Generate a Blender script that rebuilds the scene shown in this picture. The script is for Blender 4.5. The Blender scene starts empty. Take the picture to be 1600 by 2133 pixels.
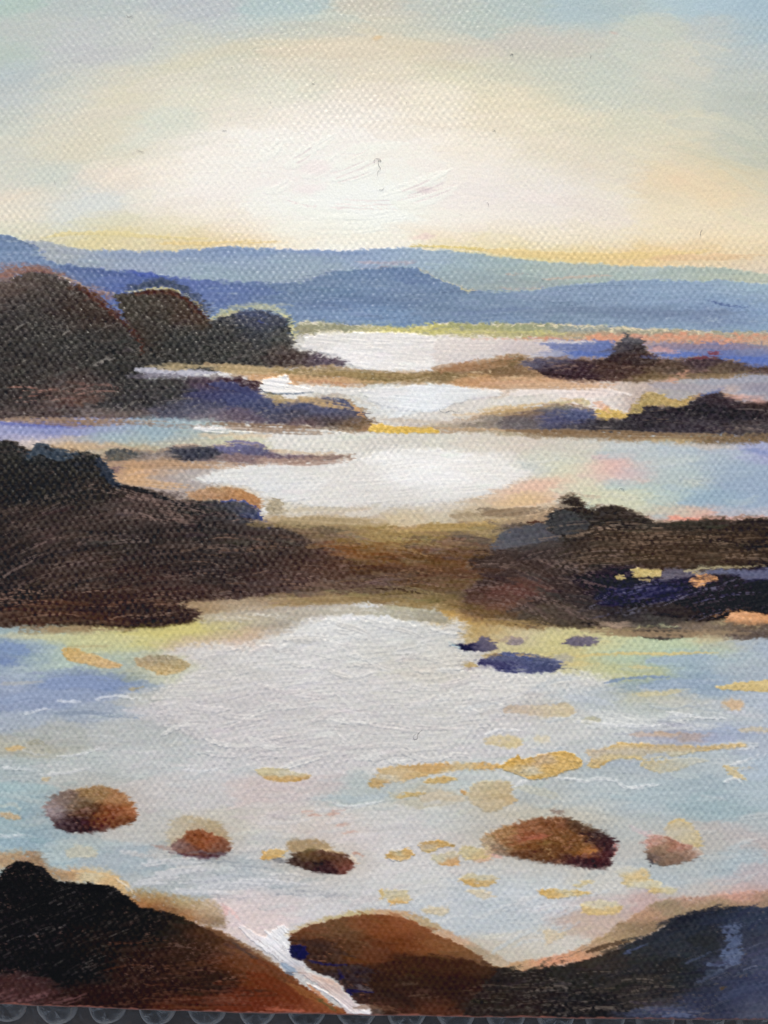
import bpy, math
import numpy as np
# A close photograph of a small oil sketch on canvas (a bay with rocks at sunrise) lying on bubble wrap.
S = 0.0001125                      # metres per unit of the painting's own grid
scene = bpy.context.scene
# ---------------------------------------------------------------- camera, sky, sun, exposure
cam = bpy.data.cameras.new('camera'); cam_o = bpy.data.objects.new('camera', cam)
scene.collection.objects.link(cam_o); scene.camera = cam_o
CD = 0.27
cam_o.location = (0, 0, CD)
cam.sensor_fit = 'VERTICAL'; cam.angle = 2*math.atan(1066.5*S/CD)
cam.clip_start = 0.005; cam.clip_end = 50
cam.dof.use_dof = False
SUN_EL, SUN_AZ = 42.0, 93.0        # azimuth measured anticlockwise from +X: light from the upper left
world = bpy.data.worlds.new('World'); scene.world = world; world.use_nodes = True
nt = world.node_tree; bg = nt.nodes['Background']
sky = nt.nodes.new('ShaderNodeTexSky'); sky.sky_type = 'NISHITA'; sky.sun_disc = False
sky.sun_elevation = math.radians(SUN_EL); sky.sun_rotation = math.radians(90 - SUN_AZ)
sky.air_density = 1.0; sky.dust_density = 2.0; sky.ozone_density = 1.0
nt.links.new(sky.outputs[0], bg.inputs[0]); bg.inputs[1].default_value = 0.12
sl_ = bpy.data.lights.new('sun', 'SUN'); sl_.energy = 3.2; sl_.angle = math.radians(0.5); sl_.color = (1.0, 0.95, 0.86)
sun = bpy.data.objects.new('sun', sl_); scene.collection.objects.link(sun)
sun.rotation_euler = (math.radians(90 - SUN_EL), 0, math.radians(SUN_AZ + 90)); sun.location = (-0.3, 0.5, 0.8)
vs = scene.view_settings; vs.view_transform = 'Standard'; vs.look = 'None'; vs.gamma = 1; vs.exposure = 0; vs.use_curve_mapping = False
scene.render.engine = 'CYCLES'
KL = np.array((1.0, 1.012, 1.06), np.float32); SPEC0 = np.array((.010, .011, .013), np.float32)   # measured daylight on the canvas; pigments are reckoned from it
SAT = 0.88
# ---------------------------------------------------------------- the paint: pigment, thickness and which patch lies on top
SP = 1.7
def axis(a, b, lo, hi):
    core = np.arange(a, b + SP, SP)
    left = []; s = SP; p = core[0]
    while p > lo:
        s *= 1.25; s = min(s, 14); p -= s; left.append(p)
    right = []; s = SP; p = core[-1]
    while p < hi:
        s *= 1.25; s = min(s, 14); p += s; right.append(p)
    return np.array(left[::-1] + list(core) + right)
XS = axis(-14, 1614, -300, 1900)
TS = axis(-14, 2110, -420, 2110); TS = TS[TS <= 2110]
EX = np.array([-400, 0, 110, 200, 300, 360, 500, 760, 1000, 1200, 1400, 1600, 2000], float)
EY = np.array([2084, 2092, 2097, 2100.5, 2104, 2106.5, 2110.5, 2115.5, 2119.5, 2122.5, 2124.5, 2126, 2128], float)
edge = np.interp(XS, EX, EY) + 0.5*np.sin(XS/37.0) + 0.4*np.sin(XS/11.3 + 2)
TT = np.append(TS, 2112.0)
X = np.repeat(XS[None, :], len(TT), 0).astype(np.float32)
frac = np.clip((TT - 1800)/(2112.0 - 1800), 0, 1)[:, None]
Y = (TT[:, None] + frac*(edge - 2112.0)[None, :]).astype(np.float32)
H_, W_ = X.shape
rngt = np.random.RandomState(11)
RT = [rngt.rand(256, 256).astype(np.float32)*2 - 1 for _ in range(6)]
def vn(u, v, seed=0):
    off = seed*17.371
    u = u + off; v = v + off*1.7
    iu = np.floor(u); iv = np.floor(v)
    fu = (u - iu); fv = (v - iv)
    fu = fu*fu*(3 - 2*fu); fv = fv*fv*(3 - 2*fv)
    iu = iu.astype(np.int32) & 255; iv = iv.astype(np.int32) & 255
    t = RT[seed % 6]
    iu1 = (iu + 1) & 255; iv1 = (iv + 1) & 255
    a = t[iv, iu]; b = t[iv, iu1]; c = t[iv1, iu]; d = t[iv1, iu1]
    a = a + (b - a)*fu; c = c + (d - c)*fu
    return a + (c - a)*fv
def sst(a, b, x):
    t = np.clip((x - a)/(b - a), 0, 1)
    return t*t*(3 - 2*t)
GW = vn(X/170, Y/170, 4) + 0.4*vn(X/60, Y/60, 5)          # slow wander of the hand
def streak(sl, ang, L, T, seed):
    x = X[sl]; y = Y[sl]; g = GW[sl]
    c, s = math.cos(math.radians(ang)), math.sin(math.radians(ang))
    u = (x*c + y*s)/L
    v = (-x*s + y*c + g*9)/T
    return 0.65*vn(u, v, seed) + 0.45*vn(u*2.3, v*2.1, seed + 1)
# plain weave: threads 7.75 px apart across and 11 px apart down
wx = X + 3.0*vn(X/80, Y/80, 1) + 2.5*vn(X/18, Y/16, 2)
wy = Y + 3.0*vn(X/80, Y/80, 3) + 2.5*vn(X/16, Y/18, 4) + 0.03*X
A_ = np.pi*wx/7.75; B_ = np.pi*wy/11.0
ci = np.floor(wx/7.75).astype(np.int32) & 255; cj = np.floor(wy/11.0).astype(np.int32) & 255
lob = np.sin(A_)*np.sin(B_)*(0.74 + 0.46*RT[0][cj, ci])        # every thread crossing stands up by its own amount
lob = np.sign(lob)*np.abs(lob)**0.8
WV = np.clip(0.5 + 0.5*lob + 0.09*vn(X/6, Y/6, 2) + 0.08*vn(X/2.9, Y/2.9, 3), 0, 1).astype(np.float32)
WVC = np.clip(0.25 + 0.5*WV + 0.22*vn(X/4.5, Y/3.6, 1) + 0.2*vn(X/10, Y/5, 4), 0, 1).astype(np.float32)   # where a dry brush catches
COL = np.zeros((H_, W_, 3), np.float32)
HG = np.zeros((H_, W_), np.float32)      # paint thickness in pixels
FILL = np.zeros((H_, W_), np.float32)    # how far the paint fills the weave
GL = np.full((H_, W_), 0.25, np.float32) # gloss
PID = np.zeros((H_, W_), np.int32)
PARTS = {}
MOT = np.stack([2.2*vn(X/9, Y/5, 1) + 1.6*vn(X/3.5, Y/3, 2), 1.2*vn(X/9, Y/5, 3) + 1.2*vn(X/3.5, Y/3, 2), 2.2*vn(X/11, Y/6, 5) + 1.4*vn(X/3.5, Y/3, 4)], -1).astype(np.float32)
def bbox(x0, y0, x1, y1):
    i0 = int(np.searchsorted(XS, x0)); i1 = int(np.searchsorted(XS, x1))
    j0 = int(np.searchsorted(TT, y0 - 4)); j1 = int(np.searchsorted(TT, y1 + 24))
    return (slice(max(j0 - 1, 0), min(j1 + 2, H_)), slice(max(i0 - 1, 0), min(i1 + 2, W_)))
def cfield(sl, pts, sx, sy):
    pts = np.array(pts, np.float32)
    x = X[sl]; y = Y[sl]
    q = min(sx, 34)/34.0
    x = x + q*(14*vn(x/40, y/9, 1) + 12*vn(x/24, y/4.2, 2) + 6*vn(x/5, y/3.4, 4))
    y = y + min(sy, 14)/14.0*(6*vn(x/45, y/17, 3) + 4*vn(x/14, y/6, 5) + 2.5*vn(x/5, y/4, 0))
    x0, x1, y0, y1 = x.min(), x.max(), y.min(), y.max()
    st = max(2.0, min(sx, sy)/3.5)
    gx = np.arange(x0, x1 + st*2, st, dtype=np.float32); gy = np.arange(y0, y1 + st*2, st, dtype=np.float32)
    num = np.zeros((len(gy), len(gx), 3), np.float32); den = np.zeros((len(gy), len(gx)), np.float32)
    gx_c = np.clip(gx, -15, 1615); gy_c = np.clip(gy, -15, 2140)
    for p in pts:
        wx_ = ((gx_c - p[0])/sx)**2; wy_ = ((gy_c - p[1])/sy)**2
        d2 = wy_[:, None] + wx_[None, :]
        w = np.exp(-0.5*d2) + 2e-3/(1 + d2)**2
        den += w; num += w[..., None]*p[2:5]
    num /= den[..., None]
    return bil(num, (x - x0)/st, (y - y0)/st)
def bil(g, u, v):
    iu = np.clip(u.astype(np.int32), 0, g.shape[1] - 2); iv = np.clip(v.astype(np.int32), 0, g.shape[0] - 2)
    fu = np.clip(u - iu, 0, 1); fv = np.clip(v - iv, 0, 1)
    if g.ndim == 3: fu = fu[..., None]; fv = fv[..., None]
    a = g[iv, iu]*(1 - fu) + g[iv, iu + 1]*fu
    b = g[iv + 1, iu]*(1 - fu) + g[iv + 1, iu + 1]*fu
    return a*(1 - fv) + b*fv
def crom(P, closed, n=5):
    P = np.array(P, float); N = len(P); out = []
    for i in range(N if closed else N - 1):
        if closed: a, b, c, d = P[i-1], P[i], P[(i+1) % N], P[(i+2) % N]
        else: a, b, c, d = P[max(i-1, 0)], P[i], P[i+1], P[min(i+2, N-1)]
        for k in range(n):
            t = k/n
            out.append(0.5*(2*b + (c - a)*t + (2*a - 5*b + 4*c - d)*t*t + (3*b - a - 3*c + d)*t**3))
    if not closed: out.append(P[-1])
    return np.array(out)
def sdf(P, x0, y0, x1, y1, st):
    gx = np.arange(x0, x1 + 2*st, st); gy = np.arange(y0, y1 + 2*st, st)
    px, py = np.meshgrid(gx, gy)
    dm = np.full(px.shape, 1e9); ins = np.zeros(px.shape, bool)
    Q = np.roll(P, -1, 0)
    for a, b in zip(P, Q):
        e = b - a; L = e @ e + 1e-9
        t = np.clip(((px - a[0])*e[0] + (py - a[1])*e[1])/L, 0, 1)
        dx = px - a[0] - t*e[0]; dy = py - a[1] - t*e[1]
        dm = np.minimum(dm, dx*dx + dy*dy)
        if a[1] != b[1]:
            c = ((a[1] > py) != (b[1] > py)) & (px < e[0]*(py - a[1])/e[1] + a[0])
            ins ^= c
    d = np.sqrt(dm)
    return np.where(ins, d, -d).astype(np.float32)
SEED = [0]; rl = np.random.RandomState(21)
def lay(sl, a, col, name=None, h=0.0, ridge=None, fill=None, gloss=None, idcut=0.5):
    COL[sl] = COL[sl]*(1 - a[..., None]) + col*a[..., None]
    if h:
        r = 1.0 if ridge is None else (0.6 + 0.7*ridge)
        HG[sl] = HG[sl]*(1 - 0.6*a) + h*a*r
    if fill is not None: FILL[sl] = FILL[sl]*(1 - a) + fill*a
    if gloss is not None: GL[sl] = GL[sl]*(1 - a) + gloss*a
    if name is not None:
        key = name + '#%d' % len(PARTS); PARTS[key] = len(PARTS) + 1
        PID[sl] = np.where(a > idcut, PARTS[key], PID[sl])
def reg(name, P, col, f=3.0, e=3.0, cover=1.0, ang=0, st=6, sL=60, sT=3.2, h=0.3, sx=30, sy=12, fill=None,
        gloss=None, raw=False, rim=None, line=None, al=1.0, wv=0.45, idcut=0.5, halo=None):
    """a brushed patch: outline P, pigments col (one colour or (x,y,r,g,b) dabs)"""
    SEED[0] += 1; sd = SEED[0]
    P = np.array(P, float) if raw else crom(P, True)
    if halo is not None:
        hc, hw, ha = halo; n = len(P)
        for i in range(0, n, 3):
            q0, q1, q2 = P[i], P[(i + 2) % n], P[(i + 4) % n]
            if max(abs(q0[0] - 800), abs(q2[0] - 800)) > 840 or (name == 'painted_shoal' and q0[0] < 500) or (name == 'painted_left_shore' and q0[1] > 1150 and q0[0] < 380): continue
            o_ = rl.uniform(-hw*.35, hw*.35, 2)
            stroke([q0 + o_ + (rl.uniform(-12, 0), 0), q1 + o_, q2 + o_ + (rl.uniform(0, 12), 0)], hw*rl.uniform(.7, 1.3), np.array(hc) + rl.uniform(-14, 14), al=ha, dry=.5, h=.5, st=12)
    if st >= 10 and P[:, 0].max() - P[:, 0].min() > 250: f = f*1.7 + 1; e = e*1.2
    m = f*2 + e*3 + 4
    x0, y0 = P.min(0) - m; x1, y1 = P.max(0) + m
    sl = bbox(max(x0, -330), max(y0, -430), min(x1, 1930), min(y1, 2160))
    x = X[sl]; y = Y[sl]
    if x.size == 0: return
    stp = 2.0 if (x1-x0)*(y1-y0) < 60000 else 4.0
    D = sdf(P, x0 - 4, y0 - 4, x1 + 4, y1 + 4, stp)
    c, s = math.cos(math.radians(ang)), math.sin(math.radians(ang))
    n1 = streak(sl, ang, 26, 2.6, sd); n2 = vn(x/11, y/6, sd + 2)
    sh = e*1.8*n1
    xx = x + sh*c + e*0.5*n2; yy = y + sh*s + e*0.5*vn(x/8, y/8, sd + 3)
    d = bil(D, (xx - (x0 - 4))/stp, (yy - (y0 - 4))/stp)
    oob = (x < x0 - 2) | (x > x1 + 2) | (y < y0 - 2) | (y > y1 + 2)
    a = sst(-f, f, d + (WVC[sl] - 0.5)*(f + 1)*wv*2.4)
    a = np.where(oob, 0, a)
    S = streak(sl, ang, sL, sT, sd + 1)
    if cover < 1:
        tt = 0.5*WVC[sl] + 0.5*(0.5 + 0.5*S)
        a = a*sst(0.5 - cover*0.62 - 0.12, 0.5 - cover*0.62 + 0.22, tt - 0.22)
    if rim is not None: a = a*(rim + (1 - rim)*sst(5.5, 1.5, d + 2.0*n2 + 1.5*vn(x/16, y/9, sd)))
    a = a*al
    if np.ndim(col) == 1: cc = np.ones(x.shape + (3,), np.float32)*np.array(col, np.float32)
    else: cc = cfield(sl, col, sx, sy)
    k = st*S + st*0.6*vn(x/3.6, y/2.4, sd + 4) + st*0.5*(WV[sl] - 0.5)
    cc = cc + k[..., None]
    cc = cc + MOT[sl]
    if st >= 11: cc = cc + (st*1.5*(WVC[sl] - 0.5) + st*0.7*vn(x/2.3, y/1.9, sd + 5))[..., None]  # weave shading put into the dark pigment: ridges greyer, holes darker
    if line is not None:       # bristle lines that let another colour through, on darks partly painted gloss glints
        lc, amt, lw, ll = line
        q = streak(sl, ang, ll, lw, sd + 2)
        la = sst(0.62 - amt, 0.95 - amt*0.6, q*0.75 + 0.35*WVC[sl] + 0.25*vn(x/60, y/30, sd))*0.8
        cc = cc*(1 - la[..., None]) + np.array(lc, np.float32)*la[..., None]
    lay(sl, a, cc, name, h, 0.5 + 0.5*S + (0.5*vn(x/2.6, y/2.2, sd) if st >= 10 else 0), fill, gloss, idcut)
def stroke(pts, w, col, name=None, al=1.0, dry=0.35, h=0.4, st=7, soft=1.2, taper=0.25, nb=None, fill=None, gloss=None, idcut=0.5, lines=False):
    """one pull of a brush along pts, w wide, with bristle tracks along its length"""
    SEED[0] += 1; sd = SEED[0]
    P = crom(pts, False, 6) if len(pts) > 2 else np.array(pts, float)
    x0, y0 = P.min(0) - w - 4; x1, y1 = P.max(0) + w + 4
    sl = bbox(max(x0, -330), max(y0, -430), min(x1, 1930), min(y1, 2160))
    x = X[sl]; y = Y[sl]
    if x.size == 0: return
    seg = np.diff(P, axis=0); ln = np.hypot(seg[:, 0], seg[:, 1]); cum = np.append(0, np.cumsum(ln)); LT = cum[-1]
    best = np.full(x.shape, 1e9, np.float32); U = np.zeros(x.shape, np.float32); V = np.zeros(x.shape, np.float32)
    for i in range(len(seg)):
        a = P[i]; e = seg[i]; L2 = ln[i]**2 + 1e-9
        t = ((x - a[0])*e[0] + (y - a[1])*e[1])/L2
        lo = -0.15*w/ln[i] if i == 0 and ln[i] > 0 else 0; hi = 1
        t = np.clip(t, lo, hi)
        dx = x - a[0] - t*e[0]; dy = y - a[1] - t*e[1]; d2 = dx*dx + dy*dy
        m = d2 < best
        best = np.where(m, d2, best); U = np.where(m, cum[i] + t*ln[i], U)
        V = np.where(m, np.sqrt(d2)*np.sign(dx*e[1] - dy*e[0]), V)
    u = U/LT
    nbv = nb or max(2.0, w/2.6)
    br = vn(V/w*nbv + sd*3.1, U/55 + sd, sd); br2 = vn(V/w*nbv*2.2, U/25, sd + 1)
    prof = w/2*np.clip(sst(-0.02, taper*0.6, u)*0.55 + 0.45, 0, 1)*(1 - 0.75*sst(1 - taper, 1.02, u + 0.10*br))
    a = sst(-soft, soft, prof - np.abs(V) + 0.9*br2 + (WVC[sl] - 0.5)*2*soft)
    dn = 0.55 + 0.4*br + 0.22*br2 + 0.55*(WVC[sl] - 0.5)
    thr = dry*(0.35 + 0.9*u)
    a = a*sst(thr - 0.18, thr + 0.12, dn)
    if lines:
        q = vn(V/1.9 + sd*1.7, U/120 + sd, sd + 2) + .25*vn(V/1.3, U/30, sd)
        a = sst(-1.5, 3, prof - np.abs(V))*sst(.28, .62, q + .35*(WVC[sl] - .5))*sst(.30, .52, WVC[sl] + .3*vn(U/9, V/3, sd))
    if np.ndim(col) == 1: cc = np.ones(x.shape + (3,), np.float32)*np.array(col, np.float32)
    else:
        c0, c1 = np.array(col[0], np.float32), np.array(col[1], np.float32)
        cc = c0*(1 - u[..., None]) + c1*u[..., None]
    cc = cc + (st*br + st*0.5*br2)[..., None]
    lay(sl, a*al, cc, name, h, 0.5 + 0.5*br, fill, gloss, idcut)
def blob(x0, y0, rx, ry, col, al=1.0, ang=0, soft=1.0):
    """a soft rubbed-in dab of pigment"""
    r = max(rx, ry)*(1 + 1.6*soft)
    sl = bbox(x0 - r, y0 - r, x0 + r, y0 + r)
    x = X[sl] + 6*vn(X[sl]/20, Y[sl]/8, 1) - x0; y = Y[sl] + 3*vn(X[sl]/20, Y[sl]/8, 2) - y0
    c, s = math.cos(math.radians(ang)), math.sin(math.radians(ang))
    q = np.sqrt(((x*c + y*s)/rx)**2 + ((-x*s + y*c)/ry)**2)
    a = al*(1 - sst(1 - 0.6*soft, 1 + 0.9*soft, q + 0.15*(0.5 - WV[sl])))
    lay(sl, a, np.array(col, np.float32))
def oval(name, x0, y0, x1, y1, col, ang=0, **k):
    cx, cy, rx, ry = (x0 + x1)/2, (y0 + y1)/2, (x1 - x0)/2, (y1 - y0)/2
    r = np.random.RandomState(int(x0*7 + y0) % 99999)
    pts = []
    c, s = math.cos(math.radians(ang)), math.sin(math.radians(ang))
    for i in range(10):
        t = i*math.pi/5; m = 0.9 + 0.22*r.rand()
        px, py = rx*m*math.cos(t), ry*m*math.sin(t)
        pts.append((cx + px*c - py*s, cy + px*s + py*c))
    k.setdefault('f', 2.0); k.setdefault('e', 1.6)
    reg(name, pts, col, **k)

def smear(sl, a, b, seed):
    """drag the wet colours sideways a little, bristle by bristle"""
    jj, ii = np.mgrid[sl[0], sl[1]].astype(np.float32)
    x = X[sl]; y = Y[sl]
    dx = a*(0.7*vn(x/24, y/1.9, seed) + 0.5*vn(x/8, y/4.0, seed + 1) + 0.5*(WVC[sl] - .5))/SP
    dy = b*(vn(x/13, y/5, seed + 2) + 0.6*vn(x/4, y/3, seed + 3) + 0.8*(WVC[sl] - .5))/SP
    u = np.clip(ii + dx, 0, W_ - 1.01); v = np.clip(jj + dy, 0, H_ - 1.01)
    COL[sl] = bil(COL.copy(), u, v)

def local_dabs(n, xr, yr, ang, L=(20, 60), w=(4, 9), carry=30, lum=7, chroma=4, al=.6, dry=.45, spread=10, h=.7, inside=None):
    """many small pulls of the brush that carry the colour already there a little way"""
    for _ in range(n):
        a = rl.uniform(*xr); b = rl.uniform(*yr)
        j = min(int(np.searchsorted(TT, b)), H_ - 1); i = min(int(np.searchsorted(XS, a)), W_ - 1)
        if inside is not None and PID[j, i] not in inside: continue
        t = math.radians((ang(a, b) if callable(ang) else ang) + rl.uniform(-spread, spread)); l = rl.uniform(*L)
        i2 = int(np.clip(i + rl.uniform(-carry, carry)/SP, 0, W_ - 1)); j2 = int(np.clip(j + rl.uniform(-carry, carry)*.2/SP, 0, H_ - 1))
        if PID[j2, i2] != PID[j, i]: j2, i2 = j, i
        c = COL[j2, i2] + rl.uniform(-lum, lum) + rl.uniform(-chroma, chroma, 3)
        stroke([(a - l/2*math.cos(t), b - l/2*math.sin(t)), (a, b + rl.uniform(-.06, .06)*l), (a + l/2*math.cos(t), b + l/2*math.sin(t))], rl.uniform(*w), c, al=al, dry=dry, h=h, st=lum*.7)
def ids(*names):
    return {v for k, v in PARTS.items() if k.split('#')[0].split('|')[0] in names}

def comb(n, xr, yr, ang, col, L=(60, 160), w=(10, 22), dry=(.62, .8), al=(.35, .7), inside=None, h=.6, jit=22, bend=.05):
    """stiff-bristle pulls: sparse fine lines of lighter ground, on darks partly painted-in gloss glints"""
    for _ in range(n):
        a = rl.uniform(*xr); b = rl.uniform(*yr)
        j = min(int(np.searchsorted(TT, b)), H_ - 1); i = min(int(np.searchsorted(XS, a)), W_ - 1)
        if inside is not None and PID[j, i] not in inside: continue
        t = math.radians((ang(a, b) if callable(ang) else ang) + rl.uniform(-7, 7)); l = rl.uniform(*L); ww = rl.uniform(*w)
        c = np.array(col[rl.randint(len(col))], float) + rl.uniform(-jit, jit)
        stroke([(a - l/2*math.cos(t), b - l/2*math.sin(t)), (a, b - bend*l), (a + l/2*math.cos(t), b + l/2*math.sin(t))], ww, c, al=rl.uniform(*al), dry=rl.uniform(*dry), h=h, st=6, taper=.4, lines=True)
# ---------------------------------------------------------------- what is painted, back to front
allof = (slice(0, H_), slice(0, W_))
SKYP = [(-60,0,176,200,190),(0,0,176,200,190),(200,0,184,196,194),(400,10,185,192,196),(600,5,178,196,194),(600,20,170,200,204),(790,5,205,198,178),(900,10,190,198,188),
(1100,10,178,196,192),(1200,15,166,195,203),(1300,10,175,195,196),(1400,0,176,202,208),(1460,0,158,200,220),(1600,20,152,194,216),(1580,60,164,194,206),
(50,60,190,198,192),(200,70,192,198,196),(330,60,196,202,194),(500,70,192,202,200),(600,55,200,204,188),(720,50,205,206,186),(800,60,218,206,176),(870,60,196,202,186),
(1000,50,186,200,190),(1200,50,182,200,198),(1350,60,200,206,190),(1500,60,188,198,196),(20,110,184,200,190),(150,110,196,200,200),(300,110,202,206,196),(430,100,206,208,190),
(500,95,214,208,178),(600,100,222,210,178),(700,100,226,210,180),(850,95,226,212,180),(960,110,214,204,184),(1100,90,206,200,184),(1200,85,205,200,184),(1300,110,200,206,190),
(1450,110,208,208,190),(1580,120,184,198,198),(30,160,184,198,200),(150,170,206,208,194),(280,160,214,210,188),(400,130,216,212,186),(500,150,220,216,194),(650,140,224,216,192),
(800,150,228,216,190),(950,150,222,216,184),(1050,150,212,210,184),(1150,150,204,208,190),(1250,160,200,208,192),(1400,150,210,208,190),(1550,160,192,200,190),
(20,200,194,202,200),(130,210,212,212,196),(250,200,224,216,190),(400,200,226,222,200),(600,190,226,224,204),(780,200,236,224,206),(900,200,238,228,206),(1050,200,232,220,188),
(1180,190,222,214,182),(1260,200,206,210,192),(1400,210,206,208,188),(1550,210,188,196,184),(20,260,200,206,194),(110,270,220,214,192),(220,250,222,216,190),(350,260,218,222,204),
(500,240,232,224,206),(620,240,238,230,218),(750,240,240,232,222),(900,260,240,230,212),(1050,260,236,222,194),(1200,250,228,218,188),(1300,260,218,214,186),(1420,260,220,214,184),
(1560,270,196,200,184),(20,320,212,212,196),(120,310,222,216,190),(220,310,224,218,192),(330,300,232,226,208),(430,300,242,236,230),(550,290,246,242,240),(700,290,245,240,238),
(850,300,244,238,232),(1000,300,240,230,212),(1150,310,232,220,194),(1300,310,228,218,190),(1400,320,226,214,182),(1520,320,206,206,182),(1590,330,196,198,176),
(30,370,214,214,198),(110,370,208,214,200),(220,370,236,222,204),(330,360,240,230,216),(450,360,246,241,238),(600,360,245,238,237),(700,370,247,242,240),(850,370,248,244,240),
(980,370,240,232,220),(1100,370,236,228,208),(1250,360,230,218,196),(1400,370,238,214,174),(1500,380,234,212,170),(1580,380,212,206,176),(40,420,232,218,196),(110,420,220,218,204),
(200,420,216,220,216),(330,420,236,228,216),(440,420,240,234,226),(550,420,248,244,242),(680,410,249,246,244),(800,420,250,247,245),(1000,400,238,228,226),(1150,400,234,228,220),
(1250,410,236,226,206),(1400,420,236,218,180),(1520,410,240,214,168),(1590,430,226,212,180),(20,465,232,222,200),(150,470,212,218,216),(250,465,222,214,186),(350,465,232,222,192),
(500,460,240,230,212),(620,460,246,240,234),(800,460,248,246,244),(950,460,240,232,222),(1080,450,236,228,216),(1250,460,234,222,206),(1400,460,236,220,188),(1550,470,234,216,184),
(20,488,204,208,190),(100,495,216,206,168),(200,490,222,206,152),(300,500,222,208,168),(400,500,224,206,160),(500,503,232,208,160),(600,500,244,230,206),(700,500,246,240,232),
(830,505,246,238,226),(940,508,232,214,164),(1050,505,236,224,196),(1150,505,236,226,206),(1250,500,236,224,200),(1400,500,236,222,194),(1550,500,236,220,186),
(1000,516,226,212,166),(1100,528,224,202,136),(1200,533,226,200,136),(1300,533,230,200,142),(1400,528,234,200,144),(1500,523,232,204,156),(1590,530,228,206,166),(1580,555,218,202,180),(1450,545,228,206,170)]
cs = cfield(allof, SKYP, 42, 17)
k = streak(allof, -12, 60, 4.0, 40)*2.6 + vn(X/3.3, Y/3.3, 5)*1.2
COL[:] = cs + k[..., None] + MOT
HG[:] = 0.25 + 0.12*streak(allof, -10, 45, 3.2, 44)
PARTS['painted_sky'] = 1; PID[:] = 1
FILL[:] = 0.12
# the white glow: thick paint that fills the weave
x, y = X, Y
FILL[:] = np.maximum(FILL, 0.88*np.exp(-(((x-760)/330)**2 + ((y-400)/120)**2)**1.5))
FILL[:] = np.maximum(FILL, 0.6*np.exp(-(((x-1050)/260)**2 + ((y-420)/60)**2)**1.5))
G = 'painted_glow'
reg(G, [(330,420),(360,350),(430,285),(560,250),(700,245),(850,270),(980,315),(1100,345),(1240,400),(1260,435),(1120,460),(1000,475),(960,508),(820,514),(640,512),(480,488),(400,455)],
    [(420,340,240,232,222),(500,300,243,236,228),(600,280,242,234,226),(450,380,243,238,232),(600,330,246,240,234),(620,370,242,232,230),(750,300,243,236,230),(850,330,245,239,232),(900,300,240,231,220),(600,440,247,241,235),(700,400,249,244,239),(800,440,249,244,239),(940,460,244,237,231),(950,390,243,235,230),(1080,400,237,228,222),(1200,425,236,226,218),(700,500,245,236,226),(900,500,240,230,216),(450,460,238,228,216)],
    f=60, e=10, st=2, sx=60, sy=26, h=0.4, wv=0.1, fill=None, al=0.7, idcut=.36)
for (a, b, c2, d, w) in [(600,345,660,305,26),(640,365,720,318,30),(700,372,800,335,26),(800,410,930,360,30),(840,430,960,385,24),(560,400,610,372,18),(850,395,940,352,22),(620,430,800,440,34),(640,470,860,450,40),(700,350,790,312,20),(540,330,590,290,24),(620,320,700,280,20)]:
    stroke([(a,b),((a+c2)/2,(b+d)/2+5),(c2,d)], w, (248,243,237), al=0.4, dry=0.45, h=0.9, st=1.5, nb=w/3.0)
for (a, b, c2, d) in [(612,330,652,305),(618,340,648,322),(690,362,760,335),(700,372,800,328),(705,380,770,358),(838,398,900,372),(850,408,930,378),(828,418,950,384),(855,425,945,392),(710,415,810,418),(700,424,820,428),(690,432,830,436),(600,418,660,430),(735,325,770,310)]:
    stroke([(a,b),((a+c2)/2,(b+d)/2+2),(c2,d)], 2.2, (218,200,205), al=0.5, dry=0.2, h=0.05, st=2)
blob(885,396,16,5,(226,200,204),0.5); blob(660,350,26,12,(240,226,230),0.5); blob(640,395,26,8,(240,228,232),0.5); blob(880,494,18,5,(235,208,200),0.7)
for p in [(785,79,7,4,(232,180,110),0.7),(1275,69,8,2.5,(214,180,165),0.6),(1420,370,20,9,(244,208,170),0.6),(1240,345,26,6,(236,214,184),0.4)]: blob(*p)
# rubbed patches of sky colour
for (a, b, rx, ry, c3, al, an) in [(560,40,60,10,(188,206,204),.5,-8),(250,120,80,14,(196,202,202),.4,-15),(700,92,120,10,(230,212,178),.5,-4),(470,105,90,10,(222,208,172),.5,-14),
  (300,180,100,16,(222,212,178),.45,-22),(180,300,60,20,(224,212,182),.5,-30),(880,100,70,14,(224,206,170),.5,4),(930,135,60,8,(216,200,160),.4,6),(1210,190,60,18,(200,210,194),.5,6),
  (1120,230,100,12,(236,220,184),.4,12),(1480,200,90,24,(200,206,192),.4,30),(1500,350,80,20,(240,212,160),.45,24),(1440,390,60,16,(244,214,168),.5,18),(300,290,60,12,(214,222,206),.5,-20),
  (120,360,50,14,(206,214,200),.5,-18),(60,410,36,12,(236,216,190),.5,-20),(190,425,60,10,(214,220,216),.6,-4),(1550,20,60,12,(156,196,218),.6,8),(1220,30,60,12,(170,196,204),.5,0)]:
    blob(a, b, rx, ry, c3, al*0.8, an)
stroke([(90,494),(150,486),(230,486),(330,494),(430,498)], 9, (226,206,140), al=0.7, dry=0.3)
stroke([(330,506),(420,508),(520,504),(600,506)], 8, (228,198,132), al=0.7, dry=0.35)
stroke([(1000,520),(1120,530),(1250,534),(1380,530),(1500,522)], 15, (230,200,134), al=0.7, dry=0.35)
stroke([(1360,538),(1450,536),(1590,534)], 12, (226,186,140), al=0.6, dry=0.35)
stroke([(850,512),(930,514),(1010,520)], 7, (216,192,110), al=0.8, dry=0.35)

local_dabs(150, (0,1600), (0,500), lambda a, b: (a-700)*.022 if a > 700 else (a-700)*.035, L=(60,180), w=(12,30), carry=60, lum=3.2, chroma=3, al=.4, dry=.3, h=.4)
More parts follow.
